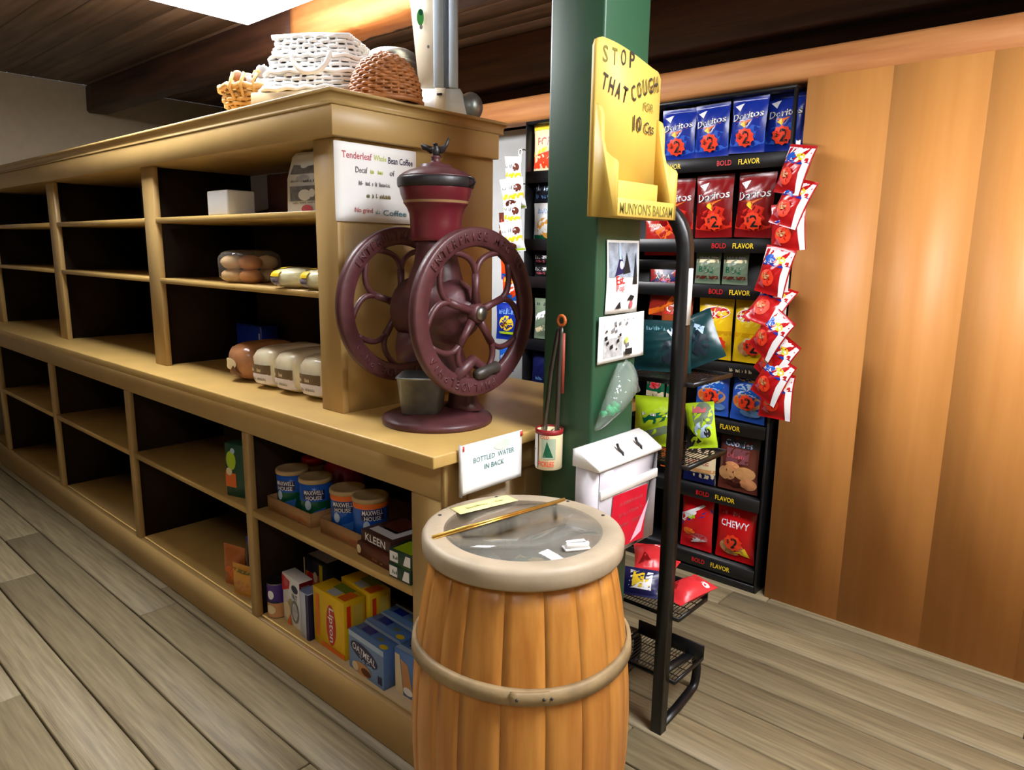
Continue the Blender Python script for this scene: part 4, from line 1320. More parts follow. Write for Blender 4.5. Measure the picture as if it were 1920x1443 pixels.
for i in range(16):
    yv = rp.uniform(0.028, 0.078)
    b.blob(GP, (0.023 + rp.uniform(-0.005, 0.005), yv, 0.012 + 0.22 * (yv - 0.05) + rp.uniform(0, 0.016)), rp.uniform(0.007, 0.011), i, 0.2, 8, 6)
o = b.build('green_pieces', t)
o['kind'] = 'stuff'

# tongs in a labelled tin
t = thing('tin_can', 'paper labelled tin can fixed low on the green post', 'tin can', (0.066, PY0 - 0.037, 0.828))
b = MB()
b.lathe(CREAM, [(0.0335, 0.0), (0.0345, 0.002), (0.0345, 0.094), (0.0335, 0.098), (0.0315, 0.098), (0.031, 0.02)], seg=36)
sf = lambda u, v, e=0.0: V((math.sin(u / 0.0345) * (0.0346 + e), -math.cos(u / 0.0345) * (0.0346 + e), v))
b.art(sf, [('rect', -0.048, 0.006, -0.008, 0.092, PAPER, (8, 4)), ('rect', -0.008, 0.004, -0.005, 0.094, BLACK, (1, 4)), ('rect', 0.004, 0.030, 0.040, 0.082, M('sage_print', (170, 186, 160), 0.6), (8, 4)), ('poly', [(0.008, 0.034), (0.018, 0.076), (0.034, 0.034)], DGREEN), ('text', 'OLD', 0.012, 0.085, 0.008, RED, 0.022),
           ('text', 'PICKLES', 0.016, 0.017, 0.013, ORED, 0.040), ('squig', -0.044, 0.07, -0.016, 0.006, GREYINK, 3), ('squig', -0.044, 0.05, -0.016, 0.006, GREYINK, 4)])
b.build('can', t)
b = MB()
b.lathe(M('red_can_rim', (140, 30, 34), 0.4), [(0.0346, 0.090), (0.0356, 0.091), (0.0356, 0.101), (0.0325, 0.103), (0.0315, 0.099)], seg=36, caps=False)
b.build('rim', t)
b = MB()
b.tube(STEEL, [(-0.02, 0.028, 0.085), (0.0, 0.0365, 0.10), (0.02, 0.028, 0.085)], 0.003, 6)
b.build('bracket', t)
t = thing('tongs', 'long metal tongs standing in the tin can on the post', 'tongs', (0.068, PY0 - 0.036, 0.835))
TM = M('dull_tong_steel', (112, 110, 104), 0.35, 0.9, var=0.15)
for s in (-1, 1):
    b = MB()
    b.tube(TM, [(s * 0.022 - 0.004, 0.004, 0.0), (s * 0.019 - 0.002, 0.006, 0.10), (s * 0.012 + 0.002, 0.012, 0.24), (s * 0.005 + 0.008, 0.018, 0.335), (0.010, 0.020, 0.352)], 0.0, flat=(0.0022, 0.0062))
    b.build('arm', t)
b = MB()
b.tube(M('rust_red_grip', (150, 62, 44), 0.5), [(0.0225, 0.0165, 0.185), (0.021, 0.0185, 0.26), (0.0185, 0.0215, 0.335)], 0.0045, 8)
b.build('grip', t)
b = MB()
b.tube(M('amber_hang_loop', (190, 96, 36), 0.5), [(0.012 + 0.011 * math.cos(a), 0.020, 0.366 + 0.012 * math.sin(a)) for a in [k * PI / 7 for k in range(14)]], 0.0042, 8, closed=True)
b.build('hang_loop', t)

# hanging plastic holder
t = thing('plastic_holder', 'white plastic hanging holder with a red sheet, right of the barrel', 'holder', (PX1 + 0.001, 0.312, 0.62))
FROST = CLEAR('frosted_holder', (236, 232, 236), 0.72, (228, 224, 232), 0.15, 0.15)
MILK = M('milky_back', (228, 224, 232), 0.35)
L = 0.262
b = MB()
prof = [(0.0, 0.0), (0.058, 0.0), (0.068, 0.012), (0.070, 0.235), (0.0, 0.235)]
def yz(m, prof, y0, y1):
    b.rings([[V((x, y0, z)) for x, z in prof], [V((x, y1, z)) for x, z in prof]], m, True, m, m)
yz(FROST, [(0.060, 0.0), (0.070, 0.004), (0.072, 0.235), (0.070, 0.235), (0.068, 0.006), (0.060, 0.003)], 0.0, L)
b.box(MILK, 0.0, 0.068, 0.0, 0.002, 0.0, 0.235)
b.box(MILK, 0.0, 0.068, L - 0.002, L, 0.0, 0.235)
b.box(M('milky_back', (226, 222, 228), 0.4), 0.0, 0.003, 0.003, L - 0.003, 0.0, 0.26)
b.box(M('milky_back', (226, 222, 228), 0.4), 0.003, 0.066, 0.003, L - 0.003, 0.0, 0.004)
b.build('clear_box', t)
b = MB()
b.box(WHITE, 0.071, 0.076, 0.0, L, 0.165, 0.19, 0.002)
b.build('front_ridge', t)
b = MB()
cap = [(-0.002, 0.240), (0.074, 0.238), (0.079, 0.240), (0.077, 0.247), (0.030, 0.276), (0.006, 0.284), (-0.002, 0.282)]
b.rings([[V((x, -0.012, z)) for x, z in cap], [V((x, L + 0.010, z)) for x, z in cap]], WHITE, True, WHITE, WHITE)
b.build('cap', t)
for yy in (0.105, 0.190):
    b = MB()
    b.tube(BLACKM, [(0.066, yy, 0.246), (0.062, yy + 0.004, 0.260), (0.052, yy, 0.270), (0.045, yy + 0.003, 0.280)], 0.0035, 8)
    b.build('hook', t)
b = MB()
sf = plane_surf((0.0735, 0, 0), (0, 1, 0), (0, 0, 1))
RS = M('red_notice', (204, 24, 50), 0.35, var=0.12, scale=12)
b.art(sf, [('poly', [(0.042, 0.022), (0.205, 0.012), (0.215, 0.158), (0.056, 0.163)], RS), ('squig', 0.085, 0.128, 0.19, 0.010, PINK, 4), ('squig', 0.085, 0.10, 0.19, 0.010, PINK, 5), ('squig', 0.085, 0.072, 0.19, 0.010, PINK, 6),
           ('poly', [(0.14, 0.02), (0.19, 0.035), (0.225, 0.12), (0.20, 0.09)], M('painted_glint', (240, 190, 214), 0.1))])  # pale streak paints a glossy glint on the red sheet
b.build('red_sheet', t)

# ================================================================== ON TOP OF THE BOOKCASE
def weave(b, m, profile, nst, per, r=0.004, amp=0.005, shape=None, rough=1):
    """Woven wall: each (radius/scale, z) is a strand going in and out of the stakes."""
    for row_, (s, z) in enumerate(profile):
        pts = []
        n = nst * 4
        for i in range(n):
            a = 2 * PI * i / n
            w = amp * math.cos(a * nst / 2 + (PI if row_ % 2 else 0))
            x, yv = shape(a, s) if shape else (s * math.cos(a), s * math.sin(a))
            L_ = math.hypot(x, yv) or 1
            pts.append((x * (1 + w / L_), yv * (1 + w / L_), z + 0.0015 * math.sin(5 * a + row_)))
        b.tube(m, pts, r, 6, closed=True)
    for i in range(nst):
        a = 2 * PI * (i + 0.5) / nst
        pts = []
        for s, z in profile:
            x, yv = shape(a, s) if shape else (s * math.cos(a), s * math.sin(a))
            pts.append((x, yv, z))
        b.tube(m, pts, r * 0.8, 5)

# wooden box under the white basket
b = MB()
GBW = M('weathered_box_wood', (168, 146, 104), 0.6, var=0.15, scale=10, stretch=(1, 1, 6), bump=0.1)
mt = Matrix.Translation((-0.845, 0.318, CT)) @ Matrix.Rotation(R(24), 4, 'Z')
b.box(GBW, -0.17, 0.15, -0.135, -0.123, 0, 0.052, 0.003, mt)
b.box(GBW, -0.17, 0.15, 0.123, 0.135, 0, 0.052, 0.003, mt)
b.box(GBW, -0.17, -0.158, -0.122, 0.122, 0, 0.052, 0.003, mt)
b.box(GBW, 0.138, 0.15, -0.122, 0.122, 0, 0.052, 0.003, mt)
b.box(GBW, -0.157, 0.137, -0.122, 0.122, 0, 0.010, 0.0, mt)
b.box(GBW, -0.157, 0.137, -0.122, 0.122, 0.038, 0.050, 0.0, mt)
o = b.build('wooden_box')
tag(o, 'shallow weathered wooden box under the white basket', 'box')

t = thing('white_basket', 'white wicker basket turned upside down on a wooden box', 'basket', (-0.850, 0.320, CT + 0.053), R(34))
def rr(a, s):
    k = 3.6
    c, d = abs(math.cos(a)), abs(math.sin(a))
    q = (c ** k + (d * 1.35) ** k) ** (-1 / k)
    return s * q * math.cos(a), s * q * math.sin(a)
prof = [(0.170 - 0.048 * (i / 11), 0.007 + 0.150 * (i / 11)) for i in range(12)]
b = MB()
weave(b, WICKW, prof, 34, 4, 0.0056, 0.0045, rr)
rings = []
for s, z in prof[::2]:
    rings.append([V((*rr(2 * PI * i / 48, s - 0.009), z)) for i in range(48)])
b.rings(rings, M('weave_gap_shade', (96, 94, 92), 0.8), True, None, None)  # dark inner shell added to paint shade into the weave gaps
for i in range(11):
    f = -0.9 + 1.8 * i / 10
    ln = rr(0, 0.126)[0]
    yv = f * rr(PI / 2, 0.126)[1]
    b.tube(WICKW, [(-ln * 0.96 + 0.0, yv, 0.158), (0, yv, 0.162), (ln * 0.96, yv, 0.158)], 0.0075, 6)
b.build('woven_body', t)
b = MB()
for s, z, r in ((0.173, 0.006, 0.008), (0.161, 0.055, 0.006), (0.145, 0.100, 0.006)):
    b.tube(WICKW, [(*rr(2 * PI * i / 60, s + 0.004), z + 0.003 * math.sin(15 * 2 * PI * i / 60)) for i in range(60)], r, 6, closed=True)
b.build('rim', t)
b = MB()
yb_ = -rr(PI / 2, 0.158)[1] - 0.010
pts = []
for k in range(15):
    a = PI + PI * k / 14
    pts.append((0.02 + 0.058 * math.cos(a), yb_ - 0.012 - 0.010 * math.sin(PI * k / 14), 0.082 + 0.058 * math.sin(a) + 0.02))
b.tube(WICKW, pts, 0.0075, 8)
b.build('handle', t)

t = thing('brown_basket', 'round brown wicker basket upside down by the white upright', 'basket', (-0.553, 0.326, CT))
b = MB()
prof = []
for i in range(15):
    q = i / 14
    prof.append((0.098 * (1 - q ** 2.4) ** 0.5 if q < 1 else 0.012, 0.006 + 0.130 * q))
prof = [(max(s, 0.018), z) for s, z in prof]
weave(b, WICKB, prof, 30, 4, 0.0052, 0.0038)
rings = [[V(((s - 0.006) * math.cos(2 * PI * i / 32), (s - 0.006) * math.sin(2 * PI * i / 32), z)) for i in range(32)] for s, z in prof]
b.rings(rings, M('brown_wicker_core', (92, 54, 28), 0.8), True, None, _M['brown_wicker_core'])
b.build('woven_body', t)
b = MB(); b.tube(WICKB, [(0.103 * math.cos(2 * PI * i / 40), 0.103 * math.sin(2 * PI * i / 40), 0.007) for i in range(40)], 0.007, 6, closed=True); b.build('rim', t)

t = thing('metal_pot', 'grey metal pot standing behind the brown basket', 'pot', (-0.845, 0.590, CT))
b = MB()
b.lathe(TIN, [(0.070, 0), (0.078, 0.006), (0.080, 0.15), (0.083, 0.205), (0.082, 0.222), (0.074, 0.238), (0.06, 0.245), (0.02, 0.248)], seg=40)
b.build('body', t)
b = MB(); b.lathe(TIN, [(0.0845, 0.20), (0.087, 0.203), (0.087, 0.209), (0.0845, 0.212)], seg=40, caps=False); b.build('rim', t)

t = thing('enamel_upright', 'tall white and pale blue tapered enamel upright on the bookcase', 'appliance', (-0.628, 0.612, CT), R(38))
b = MB()
def tap(hx0, hy0, hx1, hy1, z0, z1, m, cx=0, cy=0, cx1=None, c=0.004):
    cx1 = cx if cx1 is None else cx1
    b.rings([[V((cx + sx * hx0, cy + sy * hy0, z0)) for sx, sy in ((-1, -1), (1, -1), (1, 1), (-1, 1))], [V((cx1 + sx * hx1, cy + sy * hy1, z1)) for sx, sy in ((-1, -1), (1, -1), (1, 1), (-1, 1))]], m, True, m, m)
tap(0.086, 0.065, 0.066, 0.052, 0, 0.092, ENAMEL)
b.build('base', t)
b = MB()
b.box(CREAMEN, -0.012, 0.022, -0.072, -0.058, 0.008, 0.085, 0.002, Matrix.Rotation(R(-8), 4, 'X'))
b.box(BLACKM, -0.005, 0.012, -0.0765, -0.072, 0.060, 0.067, 0.001, Matrix.Rotation(R(-8), 4, 'X'))
b.build('badge_plate', t)
b = MB()
tap(0.052, 0.045, 0.080, 0.05, 0.0925, 0.56, CREAMEN, -0.012, 0.0, -0.030)
b.build('column', t)
b = MB()
b.box(ENBLUE, -0.016, 0.016, -0.060, -0.046, 0.094, 0.56, 0.003)
b.box(ENGREY, 0.016, 0.032, -0.052, -0.044, 0.094, 0.56, 0.001)
b.box(ENBLUE, 0.032, 0.058, -0.060, -0.03, 0.094, 0.56, 0.003)
b.build('front_channel', t)
b = MB()
sf = plane_surf((-0.045, -0.0475, 0.30), (1, 0, 0), (0, -0.011, 1))
sfx = lambda u, v, e=0.0: sf(u, v, e + 0.003)
b.art(sfx, [('ell', -0.012, 0.0, 0.011, 0.024, col('leaf_green_sticker', 60, 160, 70)), ('ell', -0.010, 0.014, 0.007, 0.009, DGREEN), ('ell', -0.010, -0.028, 0.005, 0.007, GREYINK), ('ell', 0.012, -0.085, 0.004, 0.005, GREYINK)])
b.build('leaf_sticker', t)
b = MB()
b.blob(TIN, (0, 0, 0.052), 0.040, amp=0, seg=24, n=14, squash=(1, 1, 1.15))
b.lathe(TIN, [(0.022, 0.0), (0.025, 0.004), (0.022, 0.012)], seg=24)
o = b.build('metal_shaker')
o.location = (-0.575, 0.690, CT)
tag(o, 'round silver metal cup behind the white upright', 'metal cup')

# straw basket at the left
t = thing('straw_basket', 'straw coloured basket at the left end, heaped with dried goods', 'basket', (-1.10, 0.235, CT))
b = MB()
prof = [(0.078 + 0.030 * q - 0.004 * math.sin(q * 9), 0.006 + 0.082 * q) for q in [i / 7 for i in range(8)]]
weave(b, STRAW, prof, 26, 4, 0.0062, 0.004)
rings = [[V(((s - 0.006) * math.cos(2 * PI * i / 32), (s - 0.006) * math.sin(2 * PI * i / 32), z)) for i in range(32)] for s, z in prof]
b.rings(rings, M('straw_core', (150, 112, 58), 0.8), True, _M['straw_core'], None)
b.build('woven_body', t)
b = MB(); b.tube(STRAW, [(0.112 * math.cos(2 * PI * i / 40), 0.112 * math.sin(2 * PI * i / 40), 0.09 + 0.004 * math.sin(12 * PI * i / 20)) for i in range(40)], 0.009, 6, closed=True)
for k in range(7):
    a = R(-70 + 18 * k)
    b.tube(STRAW, [(0.10 * math.cos(a), 0.10 * math.sin(a), 0.05), (0.125 * math.cos(a), 0.125 * math.sin(a), 0.08 + 0.01 * (k % 3)), (0.118 * math.cos(a + 0.1), 0.118 * math.sin(a + 0.1), 0.125)], 0.005, 6)
b.build('rim', t)
b = MB()
rp = random.Random(4)
for i in range(26):
    a, r = rp.uniform(0, 2 * PI), 0.078 * math.sqrt(rp.random())
    m = rp.choice((M('dried_brown', (120, 80, 52), 0.8, var=0.3), M('dried_grey', (130, 126, 124), 0.8, var=0.3), M('dried_tan', (176, 136, 84), 0.8, var=0.3)))
    b.blob(m, (-1.10 + r * math.cos(a), 0.235 + r * math.sin(a), CT + 0.10 + rp.uniform(0, 0.045)), rp.uniform(0.014, 0.024), i, 0.3, 8, 6)
o = b.build('dried_goods')
tag(o, 'brown and grey dried goods heaped in the straw basket', 'dried goods', kind='stuff')
b = MB()
mt = Matrix.Translation((-1.27, 0.36, CT + 0.0)) @ Matrix.Rotation(R(28), 4, 'Z')
OB = col('rust_orange_box', 150, 58, 18, 0.6)
b.box(OB, -0.12, 0.08, 0.0, 0.10, 0, 0.19, 0.003, mt)
o = b.build('orange_carton')
tag(o, 'rust orange carton behind the straw basket', 'carton')

# ================================================================== BOOKCASE GOODS
def superloaf(w, d, h, film, art, n=3.2, seed=0):
    b = MB()
    f = _noise(seed)
    nu, nv = 24, 14
    def sp(c, e):
        return math.copysign(abs(c) ** e, c)
    e = 2 / n
    rings = []
    for j in range(nv + 1):
        th = -PI / 2 + PI * j / nv
        ring = []
        for i in range(nu):
            ph = 2 * PI * i / nu
            k = 1 + 0.025 * f(3 * math.cos(ph), 3 * math.sin(th) + 2 * math.sin(ph))
            ring.append(V((w / 2 * sp(math.cos(th), e) * sp(math.cos(ph), e) * k, d / 2 * sp(math.cos(th), e) * sp(math.sin(ph), e) * k, h / 2 + h / 2 * sp(math.sin(th), e) * min(k, 1.0))))
        rings.append(ring)
    b.rings(rings, film)
    def surf(u, v, ee=0.0):
        q = max(0.0, 1 - abs(2 * u / w) ** n - abs(2 * (v - h / 2) / h) ** n)
        return V((u, -d / 2 * 1.03 * q ** (1 / n) - ee - 0.002, v))
    b.art(surf, art)
    return b

LW, LD, LH = 0.126, 0.25, 0.138
loafart = [('rect', -.048, .05, .048, .082, col('brown_label_print', 112, 92, 66, 0.5), (6, 3)), ('rect', -.05, .018, .05, .052, col('lilac_label', 236, 232, 246, 0.5), (6, 3)), ('squig', -.04, .058, .04, .014, CREAM, 3), ('squig', -.03, .030, .03, .010, GREYINK, 4)]
BAGF = M('bread_in_clear_bag', (252, 230, 196), 0.22, var=0.2, scale=12, bump=0.35, bscale=35, coat=0.6)
BAGD = M('dark_bread_in_bag', (176, 122, 82), 0.22, var=0.3, scale=14, bump=0.35, bscale=35, coat=0.6)
t = thing('bread_loaf', 'bagged bread loaf with pale label, leftmost of the pale loaves on the counter', 'bread loaf', (-1.000, 0.258, H), R(6), 'bagged pale bread loaves')
superloaf(LW, LD, LH, BAGF, loafart, 4.2, seed=1).build('bagged_loaf', t)
b = MB()
b.tube(BAGF, [(0, 0.11, 0.07), (0.006, 0.14, 0.085), (0.0, 0.165, 0.10)], [0.02, 0.008, 0.016], 8)
b.build('twisted_end', t)
dup(t, 'bagged bread loaf with pale label, in the middle of the counter row', (-0.866, 0.262, H), (0, 0, R(3)))
dup(t, 'bagged bread loaf with pale label, second from the bookcase stile', (-0.731, 0.266, H), (0, 0, R(6)))
dup(t, 'bagged bread loaf half hidden behind the bookcase stile', (-0.596, 0.278, H), (0, 0, 0))
t = thing('dark_bread_loaf', 'darker brown bagged bread loaf at the left of the counter row', 'bread loaf', (-1.175, 0.255, H), R(10))
superloaf(0.15, 0.25, 0.135, BAGD, [('ell', -.02, .065, .035, .02, CREAM), ('poly', [(-.03, .03), (.0, .06), (.03, .02)], BROWN)], seed=5).build('bagged_loaf', t)
# blue package behind
b = MB()
b.box(DBLUE, -0.10, 0.10, -0.04, 0.04, 0, 0.15, 0.008, seg=2)
sf = plane_surf((0, -0.04, 0), (1, 0, 0), (0, 0, 1))
b.art(sf, [('squig', -.06, .04, .06, .02, LBLUE, 3), ('rect', .085, .03, .092, .12, SKY, (1, 2))])
o = b.build('blue_package'); o.location = (-1.36, 0.435, H + 0.04); o.location = (-1.555, 0.44, H)
tag(o, 'dark blue package at the back of the bread shelf', 'package')
b = MB()
b.box(BLACK, -0.3, 0.3, -0.06, 0.06, 0, 0.085, 0.01)
o = b.build('dark_tray'); o.location = (-0.86, 0.455, H) if False else (-0.90, 0.450, H)
tag(o, 'black plastic tray behind the pale bread loaves', 'tray')

# buns and rolls on the middle bookcase shelf
S2 = 1.247
t = thing('bun_pack', 'clear pack of brown buns at the left of the middle bookcase shelf', 'bun pack', (-1.165, 0.215, S2), R(20))
rp = random.Random(8)
n_ = 0
for lay in range(2):
    for i in range(2):
        for j in range(2):
            b = MB()
            b.blob(BREAD if (i + j) % 2 else BREADL, (-0.038 + 0.075 * i, -0.04 + 0.08 * j, 0.024 + 0.045 * lay), 0.040, n_, 0.06, 14, 8, (1, 1, 0.62))
            b.build('bun', t)
            n_ += 1
b = MB()
rings = []
b2 = superloaf(0.172, 0.178, 0.112, CLEAR('clear_bread_film', (244, 240, 232), 0.10, (230, 220, 205), 0.12, 0.5), [], 4)
b2.build('clear_bag', t)
b.bm.free()
k = thing('roll_pack', 'yellow banded pack of pale rolls, left of two on the middle shelf', 'roll pack', (-0.800, 0.180, S2), R(8), 'yellow banded roll packs')
b = superloaf(0.140, 0.16, 0.062, M('rolls_in_bag', (250, 234, 190), 0.25, var=0.18, scale=16, bump=0.4, bscale=30, coat=0.5), [('rect', -.058, .036, .002, .054, YEL, (6, 4)), ('rect', -.046, .010, .0, .032, col('lilac_grey_label', 176, 164, 184, 0.5), (5, 3)), ('squig', -.045, .018, -.005, .012, NAVY, 2)], 2.8, 3)
sft = lambda u, v, e=0.0: V((u, v, 0.0625 * (max(0, 1 - abs(2 * u / 0.14) ** 2.8 - abs(2 * v / 0.16) ** 2.8)) ** (1 / 2.8) / 2 * 1.03 + 0.031 + e + 0.001))
b.art(sft, [('rect', -.058, -.055, -.005, .045, YEL, (5, 6))])
b.build('bagged_rolls', k)
dup(k, 'yellow banded pack of pale rolls beside the bookcase stile', (-0.655, 0.190, S2), (0, 0, R(2)))
b = MB(); b.box(M('dark_purple_box', (38, 30, 48), 0.5), -0.14, 0.14, -0.07, 0.07, 0, 0.085, 0.006)
o = b.build('dark_carton'); o.location = (-0.78, 0.42, S2)
tag(o, 'dark purple carton in the shadow behind the roll packs', 'carton')

# top bookcase shelf
S1 = 1.470
t = thing('flyer_bag', 'white paper bag printed with grey pictures on the top bookcase shelf', 'paper bag', (-0.748, 0.215, S1), R(4))
b = MB()
rings = []
for z, hx, hy in ((0, 0.080, 0.045), (0.004, 0.082, 0.047), (0.10, 0.081, 0.044), (0.165, 0.082, 0.022), (0.178, 0.083, 0.008)):
    rings.append([V((sx * hx, sy * hy, z)) for sx, sy in ((-1, -1), (0, -1.04), (1, -1), (1, 1), (0, 1.04), (-1, 1))])
b.rings(rings, PAPER, True, PAPER, PAPER)
def sfb(u, v, e=0.0):
    yv = -0.0485 if v < 0.10 else -0.0485 + (v - 0.10) / 0.078 * 0.038
    return V((u, yv - e - 0.001, v))
b.art(sfb, [('rect', -.066, .112, .072, .172, GREYINK, (6, 6)), ('ell', -.01, .14, .02, .012, PAPER), ('ell', .03, .15, .02, .008, LG), ('ell', .0, .098, .03, .010, LG), ('squig', -.06, .088, -.02, .008, GREYINK, 1), ('squig', .0, .086, .06, .008, BLACK, 2),
            ('rect', -.06, .034, .07, .076, GREYINK, (6, 4)), ('ell', .01, .05, .03, .016, PAPER), ('ell', .045, .055, .014, .012, WINK), ('squig', -.05, .026, .07, .006, GREYINK, 6), ('ell', .02, .010, .026, .012, PINK)])
b.build('bag', t)
b = MB()
b.box(WHITE, -0.07, 0.07, -0.05, 0.05, 0, 0.082, 0.006, seg=2)
o = b.build('white_carton'); o.location = (-1.215, 0.185, S1)
tag(o, 'plain white carton at the left of the top bookcase shelf', 'carton')
b = MB()
b.box(col('dark_maroon_box', 66, 32, 32, 0.5), -0.09, 0.09, -0.06, 0.06, 0, 0.15, 0.004)
b.box(col('dark_plum_box', 52, 26, 36, 0.5), 0.092, 0.16, -0.06, 0.06, 0, 0.13, 0.004)
o = b.build('maroon_carton'); o.location = (-1.16, 0.40, S1)
tag(o, 'dark maroon carton behind the white carton', 'carton')

# ================================================================== BASE SHELF GOODS
MS, LS = 0.5187, 0.1364
def carton(name, label, cat, x0, x1, y0, y1, z, h, m, front=None, top=None, right=None, group=None, rz=0.0, extra=None):
    """Cardboard carton with artwork on its front, top and right faces."""
    t = thing(name, label, cat, ((x0 + x1) / 2, (y0 + y1) / 2, z), rz, group)
    w, d = x1 - x0, y1 - y0
    b = MB()
    b.box(m, -w / 2, w / 2, -d / 2, d / 2, 0, h, 0.0015)
    if front:
        b.art(plane_surf((0, -d / 2, 0), (1, 0, 0), (0, 0, 1)), front)
    if top:
        b.art(plane_surf((0, 0, h), (1, 0, 0), (0, 1, 0)), top)
    if right:
        b.art(plane_surf((w / 2, 0, 0), (0, 1, 0), (0, 0, 1)), right)
    b.build('box', t)
    return t

TEAY = M('tea_box_yellow', (240, 196, 24), 0.4, var=0.05)
TEAYL = M('tea_box_bright_yellow', (250, 226, 50), 0.4, var=0.05)
w, h = 0.172, 0.190
fr = [('rect', -w * .40, h * .16, -w * .30, h * .90, ORANGE, (2, 4)), ('ell', 0.015, h * .48, 0.026, h * .36, RED), ('text', 'Lipton', 0.015, h * .48, 0.034, WINK, h * .60, -PI / 2), ('rect', -w * .25, h * .02, w * .5, h * .10, ORANGE, (3, 2))]
tp = [('rect', -.02, -.032, .03, .02, col('silver_print', 190, 196, 204, 0.3), (2, 2)), ('rect', -.03, -.0, .05, .035, col('leaf_print', 120, 140, 40), (3, 2)), ('rect', .04, -.03, .08, .02, ORANGE, (2, 2))]
rt = [('rect', -.028, h * .55, -.014, h * .92, ORED, (1, 3)), ('rect', -.005, h * .1, .03, h * .9, col('pale_tea_yellow', 228, 200, 80), (2, 3))]
t1 = carton('tea_box', 'tall yellow tea box with a red oval, at the shelf front', 'tea box', -0.692, -0.520, 0.108, 0.185, LS, h, TEAY, fr, tp, rt, 'yellow tea boxes', R(-2))
dup(t1, 'yellow tea box standing directly behind the front yellow one', (-0.588, 0.236, LS), (0, 0, R(-6)))
# blue cereal boxes
w, h = 0.176, 0.122
fr = [('rect', -w / 2, 0, w / 2, h, col('box_blue_grey', 108, 140, 184, 0.4), (2, 2)), ('rect', -w / 2, h * .86, w / 2, h, SKY, (2, 1)), ('ell', -.01, h * .58, .07, .026, NAVY, -0.15), ('text', 'OATMEAL', -.01, h * .59, .022, WINK, .118, -0.15), ('text', 'To Go', .0, h * .40, .016, SKY, .07, -0.12),
      ('ell', -.02, h * .16, .045, .02, TAN), ('ell', .0, h * .14, .025, .012, BROWN), ('ell', -.055, h * .14, .016, .014, CREAM), ('rect', .06, h * .1, .08, h * .3, NAVY, (2, 2))]
tp = [('rect', -w / 2, -.03, w / 2, -.012, LBLUE, (2, 1)), ('rect', -.06, -.008, -.01, .02, DBLUE, (2, 1)), ('rect', -w / 2, .022, w / 2, .03, SKY, (2, 1)), ('ell', .03, .0, .014, .008, GGREY), ('ell', .07, -.018, .016, .010, YEL)]
t1 = carton('oatmeal_box', 'light blue printed breakfast box at the shelf front by the barrel', 'breakfast box', -0.492, -0.316, 0.098, 0.160, LS, h, col('box_blue', 92, 132, 196, 0.4), fr, tp, None, 'light blue breakfast boxes', R(-3))
dup(t1, 'light blue breakfast box just behind the front one', (-0.412, 0.196, LS), (0, 0, R(-3)))
dup(t1, 'light blue breakfast box at the back of its row', (-0.418, 0.262, LS), (0, 0, R(-2)))
t1 = carton('oatmeal_bars', 'blue box with red and tan side beside the barrel', 'breakfast box', -0.300, -0.165, 0.118, 0.178, LS, 0.135, col('box_blue', 92, 132, 196, 0.4),
            [('poly', [(-.065, .0), (-.03, .0), (-.045, .12), (-.065, .12)], CREAM), ('poly', [(-.03, .02), (.01, .02), (-.01, .10), (-.04, .11)], TAN), ('rect', .015, .0, .066, .125, RED, (2, 3)), ('ell', -.01, .02, .02, .012, WINK)], [('rect', -.065, -.028, .065, -.01, SKY, (2, 1)), ('rect', -.04, .0, .03, .012, DBLUE, (2, 1))])
# blue and white upright carton
carton('narrow_carton', 'narrow pale blue carton standing left of the yellow tea box', 'carton', -0.748, -0.700, 0.096, 0.155, LS, 0.158, col('pale_lilac_card', 196, 204, 222, 0.5),
       [('rect', .010, 0, .024, .156, NAVY, (1, 4))], [('rect', -.024, -.03, .024, .03, col('periwinkle', 140, 160, 214, 0.5), (2, 2))], [('rect', -.03, 0, .03, .156, NAVY, (2, 2))])
# cereal box white/red
w, h = 0.118, 0.172
carton('cereal_box', 'white cereal box with red corner and nut pictures', 'cereal box', -0.882, -0.766, 0.112, 0.160, LS, h, WHITE,
       [('poly', [(-w / 2, h * .62), (-w / 2, h * .97), (-.005, h * .90), (-.012, h * .74)], RED), ('ell', -.032, h * .84, .016, .014, PINK), ('ell', .028, h * .80, .022, .014, NAVY), ('text', 'NUT', .026, h * .64, .018, NAVY, .036), ('ell', .0, h * .40, .020, .026, col('oat_print', 170, 158, 120)), ('ell', .026, h * .34, .026, .040, GREYINK), ('ell', .026, h * .34, .018, .030, LG), ('ell', -.025, h * .28, .022, .03, CREAM), ('poly', [(-.03, .0), (.0, .0), (-.008, .04)], ORANGE)],
       None, [('rect', -.024, .0, .024, h * .98, DRED, (2, 3)), ('rect', -.018, h * .55, .012, h * .9, GREYINK, (2, 2))], None, R(-4))
# black and yellow carton behind
carton('black_carton', 'black and orange carton with a white top behind the cereal box', 'carton', -0.985, -0.845, 0.250, 0.345, LS, 0.160, col('carton_black', 36, 34, 44, 0.5),
       [('rect', -.068, .0, -.045, .155, CREAM, (2, 3)), ('rect', -.04, .06, .04, .11, ORANGE, (3, 2)), ('rect', .045, .0, .065, .155, YEL, (1, 3)), ('ell', -.01, .09, .02, .02, RED), ('ell', .02, .10, .012, .02, CREAM)],
       [('rect', -.06, -.03, .068, .045, col('lilac_white', 190, 188, 204, 0.5), (2, 2))])
